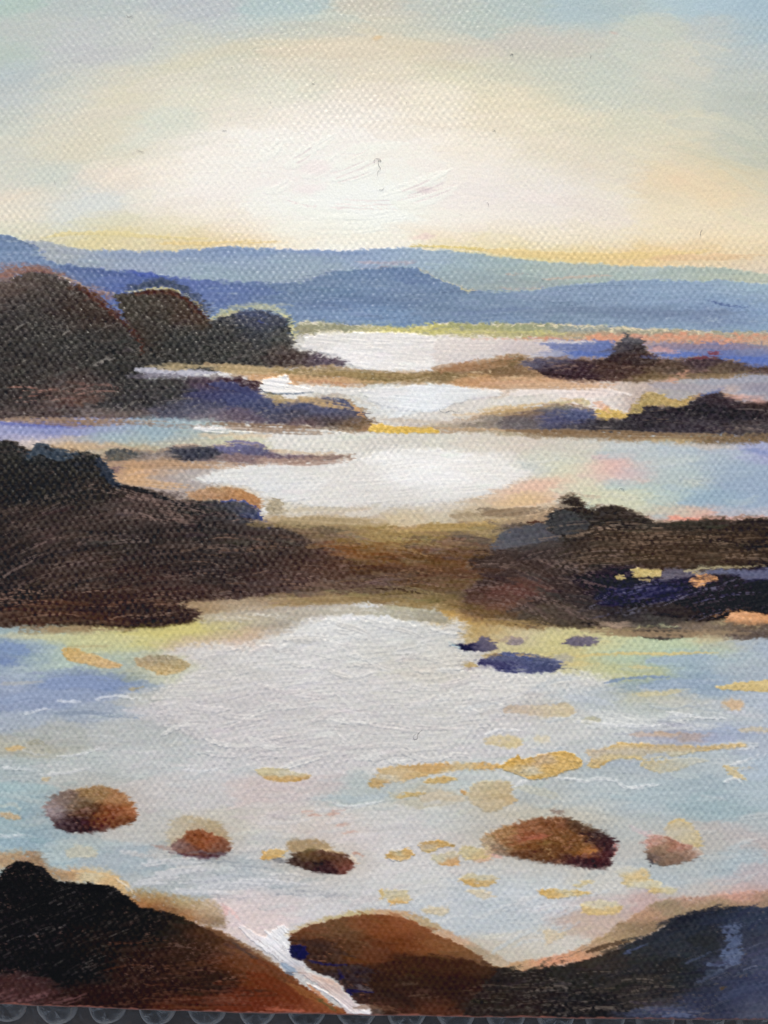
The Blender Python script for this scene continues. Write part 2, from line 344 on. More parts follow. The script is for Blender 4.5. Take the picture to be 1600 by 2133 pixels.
# far ridges
reg('painted_pale_ridge', [(40,512),(90,503),(150,516),(190,520),(300,523),(400,521),(450,514),(500,515),(600,520),(700,521),(800,518),(850,517),(900,521),(1000,527),(1060,535),(1150,545),(1250,550),(1340,555),(1400,555),(1500,558),(1620,572),(1900,590),(1900,640),(1400,620),(900,640),(300,620),(60,600)],
    [(120,530,165,172,178),(160,545,160,168,176),(250,530,138,158,192),(400,530,128,154,196),(500,525,124,154,200),(200,552,150,165,185),(400,560,148,170,190),(300,560,150,165,192),(550,550,145,168,195),(500,575,145,168,185),(640,545,150,172,190),(620,570,150,168,186),
     (700,525,130,155,200),(760,530,140,168,205),(900,540,150,175,198),(1000,545,158,178,182),(1020,575,150,168,175),(1100,565,165,182,178),(1080,590,155,168,168),(1200,560,172,184,178),(1250,580,165,180,174),(1350,560,172,186,182),(1500,570,172,184,172),(1590,575,185,190,170),(-80,520,120,140,190)],
    f=2.6, e=3, st=6, sx=50, sy=11, ang=0, sL=70, cover=1.0, h=0.5)
stroke([(740,546),(800,548),(870,545)], 7, (196,165,165), al=.5); stroke([(1130,583),(1200,577),(1280,573)], 4, (205,178,160), al=.7); stroke([(1060,571),(1100,570)], 3, (205,170,155), al=.6)
stroke([(1040,600),(1090,603),(1140,598)], 4, (200,165,155), al=.5)
stroke([(1370,570),(1450,560),(1560,572)], 12, (160,175,168), al=.5); stroke([(560,520),(700,526),(780,528)], 6, (118,150,205), al=.6)
stroke([(940,521),(1010,529),(1100,540),(1200,546)], 4, (222,206,150), al=.6)
reg('painted_blue_hills', [(-330,480),(-60,480),(0,487),(20,491),(50,502),(76,514),(84,531),(105,545),(150,552),(190,557),(240,562),(300,567),(350,574),(410,581),(480,585),(550,589),(600,590),(640,586),(670,575),(700,566),(740,561),(800,557),(850,556),(868,559),(885,569),(910,581),(940,591),(965,601),(1000,606),(1050,604),(1100,603),(1160,597),(1230,590),(1300,584),(1350,582),(1400,584),(1450,587),(1500,584),(1620,593),(1930,600),(1930,692),(1600,692),(1500,690),(1350,684),(1200,676),(1100,673),(1000,674),(920,672),(850,684),(800,680),(700,674),(630,670),(612,705),(500,720),(-330,720)],
    [(-100,530,105,130,190),(30,530,108,134,190),(20,500,100,126,184),(60,540,118,142,196),(100,560,98,122,182),(200,570,92,112,182),(300,577,84,106,190),(310,574,70,92,200),(380,592,90,110,195),(480,610,90,112,188),(550,600,98,122,182),(620,605,100,126,176),(600,645,112,138,190),(700,600,98,128,182),(680,640,100,122,182),(800,590,108,134,188),
     (850,570,94,122,182),(900,620,108,132,182),(980,620,112,138,186),(750,650,108,140,198),(1000,640,116,138,180),(1000,662,112,138,190),(1100,620,125,148,192),(1250,620,126,150,196),(1400,620,128,155,202),(1550,640,125,155,210),(1200,655,115,135,178),(1350,660,112,132,180),(1500,660,112,130,182),(1590,610,142,166,200),(1400,686,132,160,204),(1250,680,125,150,190),(1590,680,130,160,205)],
    f=1.8, e=2.4, st=7, sx=48, sy=14, sL=60, ang=-2, h=0.7, line=((150,165,195),0.06,3,40), wv=0.3)
for (pts, w, c3, al) in [([(640,592),(760,588),(860,600)],14,(118,142,190),.4),([(700,620),(820,630),(930,626)],14,(92,116,172),.45),([(620,650),(760,656),(900,650)],12,(120,150,204),.5),
   ([(1060,650),(1200,646),(1400,652),(1590,650)],12,(104,122,168),.45),([(1480,630),(1530,638),(1560,640)],3,(70,92,165),.9),([(1350,602),(1480,600),(1600,618)],12,(140,164,208),.5),
   ([(120,556),(240,572),(380,588)],12,(72,92,168),.45),([(280,570),(320,575),(340,578)],8,(60,84,205),.7),([(420,600),(520,604),(600,612)],16,(84,108,190),.45),([(1100,640),(1010,650),(900,655)],8,(100,120,180),.5),
   ([(0,560),(60,556),(100,566)],14,(110,140,200),.5),([(20,495),(60,510),(80,530)],6,(86,104,150),.5),([(940,604),(960,640),(1000,650)],8,(96,120,176),.4),([(690,668),(760,672),(840,670)],6,(130,155,190),.6)]:
    stroke(pts, w, c3, al=al, dry=.3, h=.3)
stroke([(960,600),(975,607),(990,603)], 5, (205,190,150), al=.9); stroke([(868,558),(900,574),(940,590),(968,598)], 3, (190,182,160), al=.8); stroke([(745,562),(800,557),(862,556)], 2.5, (180,160,150), al=.6)
stroke([(1000,610),(1060,607),(1130,602)], 3, (190,184,150), al=.5)

# the sea, all of it
SEAP = [(-60,720,150,150,160),(640,705,200,196,190),(700,705,228,224,220),(800,720,226,222,219),(900,730,232,227,222),(1000,725,222,212,206),(1000,750,214,206,202),(1080,735,212,205,196),(1150,725,190,178,180),(1180,735,130,140,190),
(1200,725,110,125,185),(1260,728,88,116,198),(1300,738,110,120,180),(1370,725,172,150,152),(1400,732,130,140,192),(1450,722,135,128,150),(1450,740,105,120,190),(1500,740,92,116,198),(1590,745,88,116,206),(1590,722,150,140,145),
(600,800,232,229,226),(700,810,206,206,198),(760,825,214,213,208),(850,830,226,228,230),(900,815,228,225,222),(950,850,216,209,200),(1000,835,218,212,203),(1100,820,216,211,202),(1200,815,234,222,215),(1250,820,226,216,210),(1330,815,186,166,155),(1400,812,170,165,166),(1500,810,163,163,174),(1590,800,160,160,172),(1000,800,206,160,128),(1100,795,210,170,140),(1200,800,200,175,160),(1300,805,205,185,170),(900,790,170,140,100),
(20,900,150,155,205),(100,892,122,132,208),(180,895,140,150,205),(220,905,150,168,190),(350,900,150,174,188),(430,895,165,180,180),(500,895,215,215,210),(600,900,222,218,212),(700,910,220,216,205),(800,910,213,207,197),(900,915,212,208,196),(1000,920,215,206,192),(1100,925,212,200,186),(1200,935,206,200,186),(1300,935,200,200,195),(1400,935,178,190,197),(1500,935,172,184,196),(1590,932,160,166,206),(1300,945,175,190,200),
(20,920,170,165,190),(60,925,198,186,176),(150,925,192,175,158),(250,930,185,170,140),(400,920,190,185,165),(480,915,202,198,165),(250,970,168,138,115),(290,990,205,160,118),(330,1000,165,155,155),(400,980,180,170,165),(420,1010,170,165,165),(500,970,215,212,206),(520,1010,222,221,222),(600,1000,225,223,222),(700,960,218,214,206),(750,1000,220,216,211),(850,960,236,234,232),(900,1000,236,234,232),(1000,960,228,224,218),(1080,980,215,212,202),
(1150,960,206,206,190),(1200,972,212,208,182),(1250,980,220,190,178),(1310,980,213,188,182),(1350,960,192,198,194),(1400,965,185,195,195),(1420,1000,180,190,187),(1500,980,164,180,194),(1560,1000,148,170,196),(1590,1030,145,170,200),(1480,1040,148,176,196),(1380,1030,180,195,190),(1300,1040,206,206,178),(1250,1035,208,206,178),(1180,1005,212,206,180),(1130,1018,222,190,170),(1080,1045,216,180,144),(1050,1020,222,197,172),(900,1040,220,216,211),(800,1040,206,202,196),(700,1040,220,216,210),(620,1040,212,206,192),
(650,1070,202,188,168),(750,1065,200,184,162),(900,1070,202,190,170),(1000,1060,205,186,160),(1000,1080,178,156,120),(850,1080,204,184,148),(1400,1070,195,188,170),(1450,1080,228,168,150),(1550,1072,180,180,190),(380,1015,178,160,150),(480,1020,205,170,125),
(440,1230,190,170,130),(0,1330,150,175,190),(0,1350,118,150,205),(30,1365,112,142,206),(70,1340,150,175,195),(90,1370,165,188,182),(60,1318,160,178,175),(130,1330,180,192,160),(200,1320,206,198,125),(300,1315,206,194,108),(400,1308,210,194,100),(440,1310,202,184,100),(200,1345,195,196,140),(130,1380,168,190,180),(230,1385,172,186,172),(60,1400,165,185,195),(20,1420,148,165,202),(100,1415,130,155,205),(200,1415,125,150,202),(250,1425,105,140,216),(150,1450,140,160,205),(30,1460,140,160,206),(200,1480,158,172,195),(280,1408,165,175,165),(340,1405,196,200,175),(320,1395,190,186,150),(300,1450,192,192,186),
(450,1285,182,170,148),(550,1285,178,166,150),(640,1278,182,172,160),(500,1325,206,176,150),(430,1330,206,178,140),(480,1345,218,200,192),(440,1362,216,208,206),(420,1420,206,202,200),(600,1340,218,216,216),(700,1305,224,223,224),(800,1295,216,216,216),(700,1400,216,213,214),(550,1400,211,207,209),(800,1420,215,213,214),(900,1330,216,215,215),(900,1395,210,204,198),(900,1500,213,211,209),(1000,1430,215,213,212),(1050,1480,206,203,205),(600,1500,206,201,204),(450,1480,202,198,202),(350,1480,196,193,198),(250,1520,182,186,188),
(100,1530,172,176,175),(30,1500,160,174,196),(60,1560,176,174,160),(30,1600,165,180,186),(150,1600,180,188,190),(300,1580,191,195,198),(450,1600,202,201,205),(600,1600,210,205,208),(750,1550,213,209,211),(850,1580,210,208,210),(1000,1540,206,203,207),(400,1650,200,196,198),(550,1640,208,192,192),(650,1650,207,190,192),(0,1660,150,185,196),(60,1685,138,178,198),(20,1720,148,178,190),(80,1740,138,174,196),(150,1762,165,185,192),(300,1720,191,192,192),(250,1790,163,178,190),(350,1790,158,176,188),
(450,1720,200,194,186),(530,1760,197,196,198),(520,1800,172,182,190),(600,1700,207,198,194),(650,1700,213,202,197),(700,1720,209,196,192),(600,1840,190,191,198),(450,1820,185,190,198),(350,1840,172,180,185),(700,1850,202,201,204),(750,1750,214,206,209),(800,1700,206,204,204),(780,1800,210,206,208),(850,1740,207,203,206),(950,1700,197,201,203),(850,1850,207,207,209),(700,1900,210,206,210),(550,1880,214,202,205),(500,1900,224,206,206),(900,1900,195,200,208),(1000,1870,190,198,208),(1100,1850,196,206,216),(1050,1920,190,198,206),(1150,1880,202,200,206),
(1100,1960,206,200,192),(1050,1980,198,190,178),(1250,1850,206,205,200),(1300,1700,163,184,196),(1250,1650,175,190,196),(1200,1680,186,195,196),(1350,1650,158,184,196),(1450,1620,150,175,190),(1500,1680,142,176,188),(1590,1650,158,185,202),(1590,1720,165,180,186),(1500,1750,178,176,174),(1560,1740,188,168,166),(1500,1800,158,180,193),(1400,1840,163,184,198),(1450,1855,192,182,176),(1590,1830,186,168,174),(1550,1862,198,160,155),(1350,1872,198,166,162),(1230,1910,200,176,165),(1250,1880,196,180,180),
(950,1310,188,150,85),(1000,1303,186,145,80),(1050,1308,200,170,110),(1100,1320,206,190,150),(1150,1330,206,192,118),(1250,1335,210,196,130),(1300,1348,188,205,160),(1400,1348,184,205,160),(1480,1348,192,200,160),(1550,1345,172,184,194),(1500,1326,196,176,136),(1590,1350,158,178,206),(1200,1378,206,186,110),(1250,1390,185,190,138),(1300,1372,165,190,168),(1280,1402,198,196,128),(1350,1402,185,190,138),(1400,1376,150,180,196),(1450,1378,148,178,202),(1500,1368,160,184,200),(1550,1390,168,184,196),(1350,1428,132,162,196),(1450,1425,142,172,202),(1590,1405,163,180,202),(1200,1412,207,211,206),
(1200,1445,192,200,208),(1150,1470,202,198,194),(1250,1460,184,194,200),(1350,1448,198,192,160),(1400,1460,191,192,186),(1350,1480,180,190,188),(1450,1480,190,195,196),(1550,1480,183,191,202),(1590,1475,168,186,212),(1500,1500,190,200,208),(1300,1500,207,211,213),(1400,1530,166,168,188),(1500,1522,155,172,207),(1590,1560,165,180,205),(1200,1530,206,206,206),(1250,1550,190,195,200),(1350,1590,158,174,192),(1300,1620,170,185,192),(1400,1600,168,184,190),(1500,1590,173,190,200),(1590,1590,160,187,216),(950,1620,190,200,202),(800,1650,180,190,192),(700,1660,176,190,192),(880,1660,195,186,165),(1050,1620,195,200,200),(1150,1640,178,186,188),(1900,1400,160,180,200),(-200,1500,150,170,190)]
reg('painted_sea', [(-330,705),(620,698),(700,691),(900,695),(1200,705),(1930,712),(1930,2160),(-330,2160)], SEAP, f=2, e=2, st=5, sx=34, sy=12, sL=45, sT=3.4, h=0.6, fill=0.15, raw=True, ang=-2)
FILL[bbox(-300,1240,1880,2133)] = 0.22
FILL[:] = np.where(Y > 1270, np.maximum(FILL, 0.5*np.exp(-(((X-750)/380)**2 + ((Y-1400)/160)**2)**2)), FILL)

# shoreline of dry gold under the blue hills
reg('painted_far_shoreline', [(615,678),(700,674),(850,682),(920,673),(1000,674),(1200,678),(1400,690),(1930,694),(1930,716),(1500,716),(1350,712),(1200,708),(1050,703),(950,700),(880,697),(760,692),(680,690),(620,700)],
    [(640,690,150,145,115),(700,680,150,150,120),(800,690,182,176,130),(850,684,204,194,105),(900,693,192,186,118),(1000,695,186,176,128),(1000,680,165,165,110),(1100,692,175,170,120),(1100,681,150,155,120),(1200,698,185,160,120),(1200,688,145,155,150),(1250,705,214,150,118),(1350,705,200,150,125),(1350,695,150,150,130),(1400,702,206,150,120),(1500,708,205,146,120),(1590,706,190,155,130),(1500,696,165,160,140)],
    f=2.5, e=3, st=10, sx=36, sy=5, sL=14, cover=.82, line=((150,150,140),.18,3,16), wv=1)
for x0 in range(985, 1180, 22): blob(x0, 704 + (x0 % 3), 7, 2.4, (222,140,112), .75)
for x0 in range(1225, 1600, 13): blob(x0 + (x0 % 5), 698 + (x0 % 4) + 5*(x0 % 2), 6, 3, (224,150,118), .8)
for x0 in range(800, 1180, 15): blob(x0, 684 + (x0 % 3)*2 + (x0-800)*.015, 5, 2.4, (216,206,120), .6)
stroke([(1110,724),(1160,722),(1220,726),(1290,728)], 15, (92,112,190), al=.7, dry=.35, fill=.1)
stroke([(1180,735),(1240,738),(1290,738)], 8, (74,108,205), al=.8, dry=.3)
stroke([(1390,742),(1440,742),(1500,750),(1600,750)], 16, (82,114,210), al=.85, dry=.3)
stroke([(1360,722),(1440,722),(1600,724)], 12, (138,122,140), al=.7, dry=.4)
stroke([(1355,730),(1380,728),(1410,734)], 10, (206,152,145), al=.7, dry=.4)
stroke([(1050,708),(1100,710),(1180,712),(1240,712)], 6, (226,214,205), al=.7)

W = (236,234,232)
reg('painted_bright_water', [(640,704),(680,696),(800,692),(880,697),(906,711),(916,740),(906,766),(870,776),(780,774),(730,760),(700,742),(655,732),(622,722)],
    [(660,705,224,220,216),(800,720,230,226,222),(740,745,236,232,230),(880,740,228,222,218),(880,770,238,234,230)], f=2.2, e=3, st=5, h=1.5, fill=.7, ang=3, sL=40)
reg('painted_bright_water', [(905,712),(960,706),(1060,708),(1120,716),(1150,730),(1090,738),(1020,744),(960,758),(912,768)],
    [(930,730,222,212,206),(1000,725,218,207,200),(1100,728,205,192,190),(1000,748,216,208,205)], f=4, e=3, st=5, h=.8, fill=.4, ang=3)
reg('painted_bright_water', [(760,815),(800,808),(850,803),(900,799),(960,803),(1030,812),(1045,822),(980,832),(925,850),(900,858),(850,856),(800,846),(765,832)],
    [(800,820,222,222,222),(870,830,232,235,238),(920,820,226,228,230),(980,820,222,224,224),(1020,816,232,226,220)], f=2.5, e=3, st=5, h=1.3, fill=.7, ang=2)
stroke([(1060,822),(1150,812),(1250,812),(1310,822)], 16, (238,226,220), 'painted_bright_water', al=.75, dry=.35, h=.9, fill=.4)
reg('painted_bright_water', [(400,1000),(500,972),(620,962),(720,964),(800,948),(880,938),(960,941),(1030,955),(1080,975),(1110,985),(1060,1010),(1000,1035),(900,1046),(800,1052),(700,1056),(620,1050),(580,1040),(545,1035),(520,1015)],
    [(560,990,222,221,218),(560,1020,220,220,220),(700,980,222,218,212),(700,1030,222,218,213),(850,960,238,236,233),(900,1000,238,236,234),(1030,980,232,228,222),(800,1030,220,216,210),(950,1030,224,221,216)], f=6, e=5, st=5, sx=50, h=1.0, fill=.6, ang=-3, sL=70)
reg('painted_bright_water', [(620,1300),(680,1288),(760,1280),(830,1286),(900,1296),(950,1290),(965,1300),(960,1340),(965,1390),(1000,1400),(1100,1405),(1180,1402),(1250,1410),(1260,1430),(1180,1436),(1120,1440),(1060,1480),(1000,1520),(900,1570),(780,1580),(620,1590),(480,1560),(380,1520),(330,1480),(330,1440),(380,1410),(420,1380),(390,1350),(450,1345),(520,1350),(590,1330)],
    [(700,1300,226,225,226),(850,1310,216,216,217),(600,1350,218,216,217),(430,1400,210,206,205),(700,1420,216,213,215),(900,1395,212,206,198),(870,1360,212,210,205),(1050,1420,222,218,217),(900,1450,215,212,210),(500,1480,206,201,204),(700,1520,209,206,207),(900,1530,212,210,210),(1000,1480,210,207,208),(1150,1420,216,214,213),(600,1560,206,201,205),(820,1500,207,204,206)], f=14, e=8, st=6, sx=50, sy=18, h=1.7, fill=.45, ang=-6, sL=50, sT=4, al=.9)
rr = np.random.RandomState(5)
def dabs(n, xr, yr, cols, L=(30,80), w=(5,12), al=.5, ang=0, dry=.4, h=.9, spread=14, name=None):
    for i in range(n):
        a = rr.uniform(*xr); b = rr.uniform(*yr); l = rr.uniform(*L); t = math.radians(ang + rr.uniform(-spread, spread))
        c3 = cols[rr.randint(len(cols))]; bend = rr.uniform(-.12, .12)*l
        stroke([(a - l/2*math.cos(t), b - l/2*math.sin(t)), (a, b + bend), (a + l/2*math.cos(t), b + l/2*math.sin(t))], rr.uniform(*w), c3, name, al=al, dry=dry, h=h, st=5)
dabs(50, (380,1000), (1340,1590), [(218,216,217),(208,203,207),(212,204,206),(222,222,223),(204,200,202)], L=(40,120), w=(6,16), al=.6, ang=-5, h=1.9)
dabs(30, (620,960), (1290,1420), [(226,225,226),(216,215,215),(210,206,203)], L=(30,90), w=(6,14), al=.6, ang=8, h=1.9)
dabs(16, (560,780), (1440,1520), [(196,186,190),(206,196,200)], L=(16,60), w=(3,6), al=.4, ang=12, h=.3)
for pts in [[(690,1440),(715,1455),(738,1480),(742,1510)],[(700,1445),(730,1475),(746,1500)],[(705,1530),(725,1545),(742,1556)],[(685,1334),(705,1340),(722,1346)],[(640,1490),(660,1498),(690,1500)],[(755,1520),(742,1540),(736,1560)],
            [(980,1452),(1010,1458),(1050,1470)],[(1005,1500),(1025,1510),(1030,1530)],[(870,1500),(940,1480),(990,1446)],[(880,1470),(960,1458),(1000,1444)],[(600,1560),(640,1556),(700,1566)]]:
    stroke(pts, 4, (224,223,222), al=.45, dry=.3, h=1.8, st=4)

dabs(26, (20,600), (1560,1640), [(196,200,204),(186,192,198),(204,200,206),(180,190,194)], L=(40,110), w=(4,11), al=.5, ang=-6)
dabs(20, (10,200), (1640,1790), [(150,182,196),(134,172,194),(172,192,200),(160,184,192)], L=(40,100), w=(4,11), al=.55, ang=4)
dabs(34, (260,700), (1760,1860), [(196,198,205),(176,186,196),(212,208,212),(160,174,186),(204,200,202)], L=(40,110), w=(5,13), al=.6, ang=-2)
dabs(30, (560,1000), (1600,1900), [(212,208,212),(200,200,204),(218,214,214),(206,196,200),(194,198,202)], L=(40,110), w=(5,13), al=.5, ang=-6)
dabs(16, (520,720), (1620,1720), [(212,190,190),(200,186,192),(206,198,198)], L=(40,110), w=(5,12), al=.5, ang=-4)
dabs(26, (1100,1590), (1600,1850), [(160,184,196),(178,192,198),(150,178,192),(188,196,202)], L=(40,110), w=(5,13), al=.5, ang=-4)
dabs(26, (900,1200), (1800,1990), [(190,200,210),(202,208,216),(180,190,202),(212,212,214)], L=(40,120), w=(4,10), al=.5, ang=-16)
dabs(16, (1080,1240), (1840,1900), [(214,220,228),(196,206,218)], L=(40,120), w=(3,7), al=.6, ang=-4)
dabs(26, (1100,1590), (1420,1600), [(184,194,204),(200,206,210),(168,182,196),(208,210,214)], L=(40,120), w=(4,9), al=.5, ang=-2)
dabs(16, (1230,1480), (1488,1522), [(218,220,221),(206,210,212)], L=(50,120), w=(7,14), al=.5, ang=2, h=1.3, dry=.5)
dabs(12, (560,900), (930,1060), [(236,234,231),(222,218,212)], L=(80,180), w=(8,16), al=.45, ang=-5)
dabs(10, (1120,1560), (950,1060), [(186,196,196),(160,180,196),(206,206,190)], L=(40,100), w=(8,16), al=.35, ang=-2)
for p in [(1262,972,44,16,(226,180,170),.7,-12),(1320,985,36,10,(206,184,186),.6,0),(1190,985,50,24,(216,212,184),.5,0),(1290,1010,30,10,(170,196,200),.6,0),(1400,985,60,14,(176,192,194),.5,0),(1560,985,50,20,(146,170,198),.5,0),(1500,1040,60,14,(142,172,196),.5,0),
          (1120,1012,60,10,(228,184,160),.7,-12),(1090,1042,46,10,(218,184,136),.7,-14),(1450,1082,90,4,(240,150,128),.9,2),(1560,1078,40,3,(236,160,140),.8,0),(1195,1052,20,6,(200,206,205),.8,0),(1240,1060,16,5,(160,200,205),.6,0),(1375,1078,16,4,(150,196,205),.6,0),
          (1480,930,60,5,(214,180,150),.4,2),(1580,940,26,5,(120,140,210),.7,6),(150,930,80,8,(206,164,112),.55,0),(70,922,40,6,(214,196,190),.6,0),(260,912,60,8,(160,184,190),.6,0)]: blob(*p)

# ------- left headland
reg(None, [(0,556),(60,550),(110,560),(160,585),(220,606),(240,620),(180,625),(0,610)], (140,98,98), f=6, e=4, cover=.6, ang=10, al=.8)
reg(None, [(255,600),(290,588),(340,580),(380,590),(410,612),(440,650),(380,640),(300,610)], (62,68,100), f=6, e=4, cover=.62, ang=10, al=.85)
DK = ((132,124,116), .16, 1.7, 11)
reg('painted_headland', [(-330,560),(0,588),(20,579),(50,569),(80,563),(110,570),(140,583),(170,599),(200,619),(230,643),(258,668),(282,695),(297,725),(300,780),(290,830),(300,868),(200,869),(100,870),(0,873),(-330,880)],
    [(-100,700,60,56,54),(50,650,66,62,60),(20,600,100,84,78),(150,700,62,60,58),(100,600,76,68,64),(180,650,66,52,46),(60,750,62,58,56),(220,740,60,58,56),(150,820,78,66,64),(170,855,140,98,86),(60,850,76,66,66),(260,820,60,58,58),(20,800,62,58,56)],
    f=2.5, e=3, st=13, sx=40, sy=24, sL=15, sT=2.2, ang=-24, h=.9, line=DK, gloss=.32, wv=.6)
reg('painted_headland', [(240,618),(265,611),(300,605),(340,603),(370,609),(395,622),(415,642),(438,665),(455,668),(480,700),(460,770),(400,772),(280,772),(290,720),(262,668)],
    [(300,640,76,70,62),(350,625,74,62,54),(400,650,78,62,52),(350,700,60,60,58),(300,660,68,63,58),(420,730,62,62,60),(330,750,62,60,58),(290,700,70,58,50)],
    f=2.2, e=2.5, st=12, sx=32, sy=18, sL=14, sT=2.2, ang=-22, h=.9, line=DK, gloss=.32, wv=.6)
reg('painted_headland', [(445,670),(470,655),(500,646),(540,645),(575,652),(598,668),(608,690),(613,712),(615,728),(650,735),(690,745),(725,752),(700,764),(600,767),(500,768),(415,766),(430,700)],
    [(480,690,60,60,60),(550,700,62,64,68),(590,700,70,70,64),(530,662,66,74,100),(560,672,62,68,84),(600,745,78,66,62),(680,748,94,80,92),(520,740,64,62,60),(470,740,62,62,60)],
    f=2.5, e=3, st=13, sx=26, sy=14, sL=14, sT=2.2, ang=-20, h=.9, line=DK, gloss=.32, wv=.6)
stroke([(165,598),(210,628),(250,662),(288,705),(296,740)], 15, (86,42,30), al=.75, dry=.4, h=.4)
stroke([(120,574),(170,592),(220,610),(242,612)], 4, (196,160,145), al=.7, dry=.4)
stroke([(2,575),(50,562),(90,560),(130,574)], 14, (140,88,78), al=.6, dry=.5)
stroke([(262,608),(300,603),(340,601),(372,607),(396,619)], 4, (214,200,150), al=.9, dry=.2)
stroke([(280,613),(330,608),(372,616),(410,646),(440,668)], 8, (84,42,24), al=.8, dry=.3)
stroke([(396,622),(420,642),(440,664)], 3, (190,165,120), al=.7)
stroke([(265,605),(310,594),(360,590),(396,606),(402,622)], 5, (52,62,92), al=.7)
stroke([(440,663),(470,648),(510,637),(550,638),(590,650),(608,675),(614,705),(618,722)], 12, (190,180,140), al=.7, dry=.6, h=.7)
stroke([(445,664),(480,652),(505,645)], 5, (200,190,140), al=.8)
stroke([(575,648),(598,660),(610,690),(617,720)], 5, (214,204,150), al=.8)
stroke([(505,654),(530,655),(560,664)], 8, (76,94,150), al=.55, dry=.55); stroke([(540,668),(556,674)], 4, (60,80,190), al=.8)
dabs(16, (20,280), (630,850), [(74,70,66),(50,48,47),(84,74,70)], L=(30,70), w=(5,9), al=.5, ang=-26, dry=.5)
dabs(12, (100,250), (790,866), [(150,108,98),(96,74,72),(120,90,80)], L=(40,110), w=(2,5), al=.55, ang=0, dry=.6, spread=4)
blob(176,850,16,8,(200,146,110),.5)

# spit of ochre and the shoal with the blue back
reg('painted_ochre_spit', [(430,758),(560,766),(640,765),(700,764),(760,772),(850,778),(920,770),(980,757),(1040,745),(1090,740),(1120,760),(1200,780),(1160,798),(1060,802),(1000,806),(900,796),(840,796),(760,801),(680,802),(600,796),(540,790),(480,780)],
    [(450,768,160,140,105),(520,775,192,166,120),(540,785,205,150,105),(600,775,150,128,85),(600,790,200,150,105),(680,775,152,128,92),(700,795,196,146,110),(760,785,140,118,76),(850,786,134,112,72),(940,780,132,110,74),(960,765,190,140,115),(1000,765,122,98,66),(1000,792,196,148,104),(1060,780,128,100,70),(1080,795,204,160,120)],
    halo=((206,166,124), 7, .6), f=3, e=4, st=12, sx=24, sy=6, sL=40, sT=2.2, cover=.9, line=((206,178,140),.16,2,30), h=.5)
stroke([(560,776),(620,784),(720,792),(800,796)], 7, (206,166,120), al=.7, dry=.4)
stroke([(920,778),(960,760),(1020,748),(1080,744)], 8, (180,122,92), al=.6, dry=.5)
stroke([(1000,800),(1100,798),(1200,800),(1300,800)], 10, (206,160,126), al=.7, dry=.4)
stroke([(285,770),(340,773),(400,776),(460,776)], 14, (184,182,196), 'painted_tide_pool', al=.9, dry=.4, h=.7, idcut=.4)
stroke([(270,784),(340,783),(430,790)], 11, (112,104,120), al=.7, dry=.45)
reg('painted_shoal', [(280,796),(340,788),(400,787),(460,784),(520,790),(545,808),(545,826),(590,836),(620,838),(680,827),(720,834),(737,848),(765,862),(778,880),(770,897),(700,893),(600,886),(500,880),(400,873),(250,869),(0,873),(0,850),(200,840)],
    [(60,862,80,68,66),(350,810,62,60,60),(300,840,58,56,58),(450,800,82,66,78),(450,818,62,64,115),(500,825,66,78,146),(535,800,62,42,48),(420,850,78,80,108),(350,860,74,76,96),(550,850,68,78,125),(650,845,88,90,125),(700,850,78,84,125),(730,860,90,88,110),(600,868,74,74,92),(700,874,80,70,72),(740,888,120,95,70),(500,868,100,86,100),(430,866,120,112,120),(300,866,110,96,92),(620,885,110,86,86)],
    halo=((150,124,96), 9, .7), f=2.8, e=4, st=12, sx=26, sy=9, sL=26, sT=2.2, ang=-4, line=((130,118,120),.13,1.8,18), gloss=.32)
stroke([(440,800),(490,806),(530,822),(542,832)], 15, (56,66,140), al=.75, dry=.3, h=.8)
stroke([(455,788),(500,792),(535,796),(546,808)], 5, (60,36,44), al=.8)
stroke([(552,820),(580,822),(592,838)], 12, (160,142,104), al=.8, dry=.5); stroke([(572,822),(585,832),(592,842)], 5, (218,196,140), al=.8)
stroke([(600,836),(650,832),(700,824),(726,834),(745,850),(770,862)], 8, (196,160,110), al=.7, dry=.5)
stroke([(620,845),(660,836),(700,830),(720,845)], 9, (66,78,122), al=.7, dry=.4)
stroke([(740,846),(750,862),(765,872)], 7, (228,166,104), al=.7, dry=.4)
stroke([(0,876),(200,880),(400,888),(620,894),(770,900)], 6, (150,120,105), al=.6, dry=.5)
reg('painted_foam', [(542,802),(550,790),(570,786),(588,783),(599,781),(600,791),(610,801),(640,809),(656,816),(600,820),(560,819),(545,812)], (236,233,231), f=1.2, e=1.5, st=5, h=3.2, fill=.9, ang=5)
stroke([(600,806),(660,812),(720,816),(770,812)], 16, (226,222,218), al=.85, dry=.3, h=1)
stroke([(640,826),(700,824),(740,832),(790,850)], 8, (206,196,180), al=.6)
# white broken strokes along the second water
stroke([(408,893),(450,896),(520,898),(590,900)], 12, (226,224,222), 'painted_foam', al=.75, dry=.62, h=1.6, fill=.6)
stroke([(480,886),(540,892),(620,898),(720,902)], 12, (226,223,218), al=.7, dry=.55, h=1.3)
for x0 in range(412, 590, 17): blob(x0, 888 + (x0 % 5), 6, 4, (238,236,236), .9)
for x0 in range(420, 560, 15): blob(x0, 907 + (x0 % 4), 7, 4, (222,186,145), .5)
stroke([(0,884),(60,882),(120,884),(200,886)], 12, (96,106,196), al=.8, dry=.35)
stroke([(20,896),(120,900),(190,902)], 12, (142,152,212), al=.7, dry=.3)
for x0 in (18,62,66): blob(x0, 877, 4, 4, (226,200,170), .8)
stroke([(600,905),(720,912),(820,905)], 12, (222,219,212), al=.5)

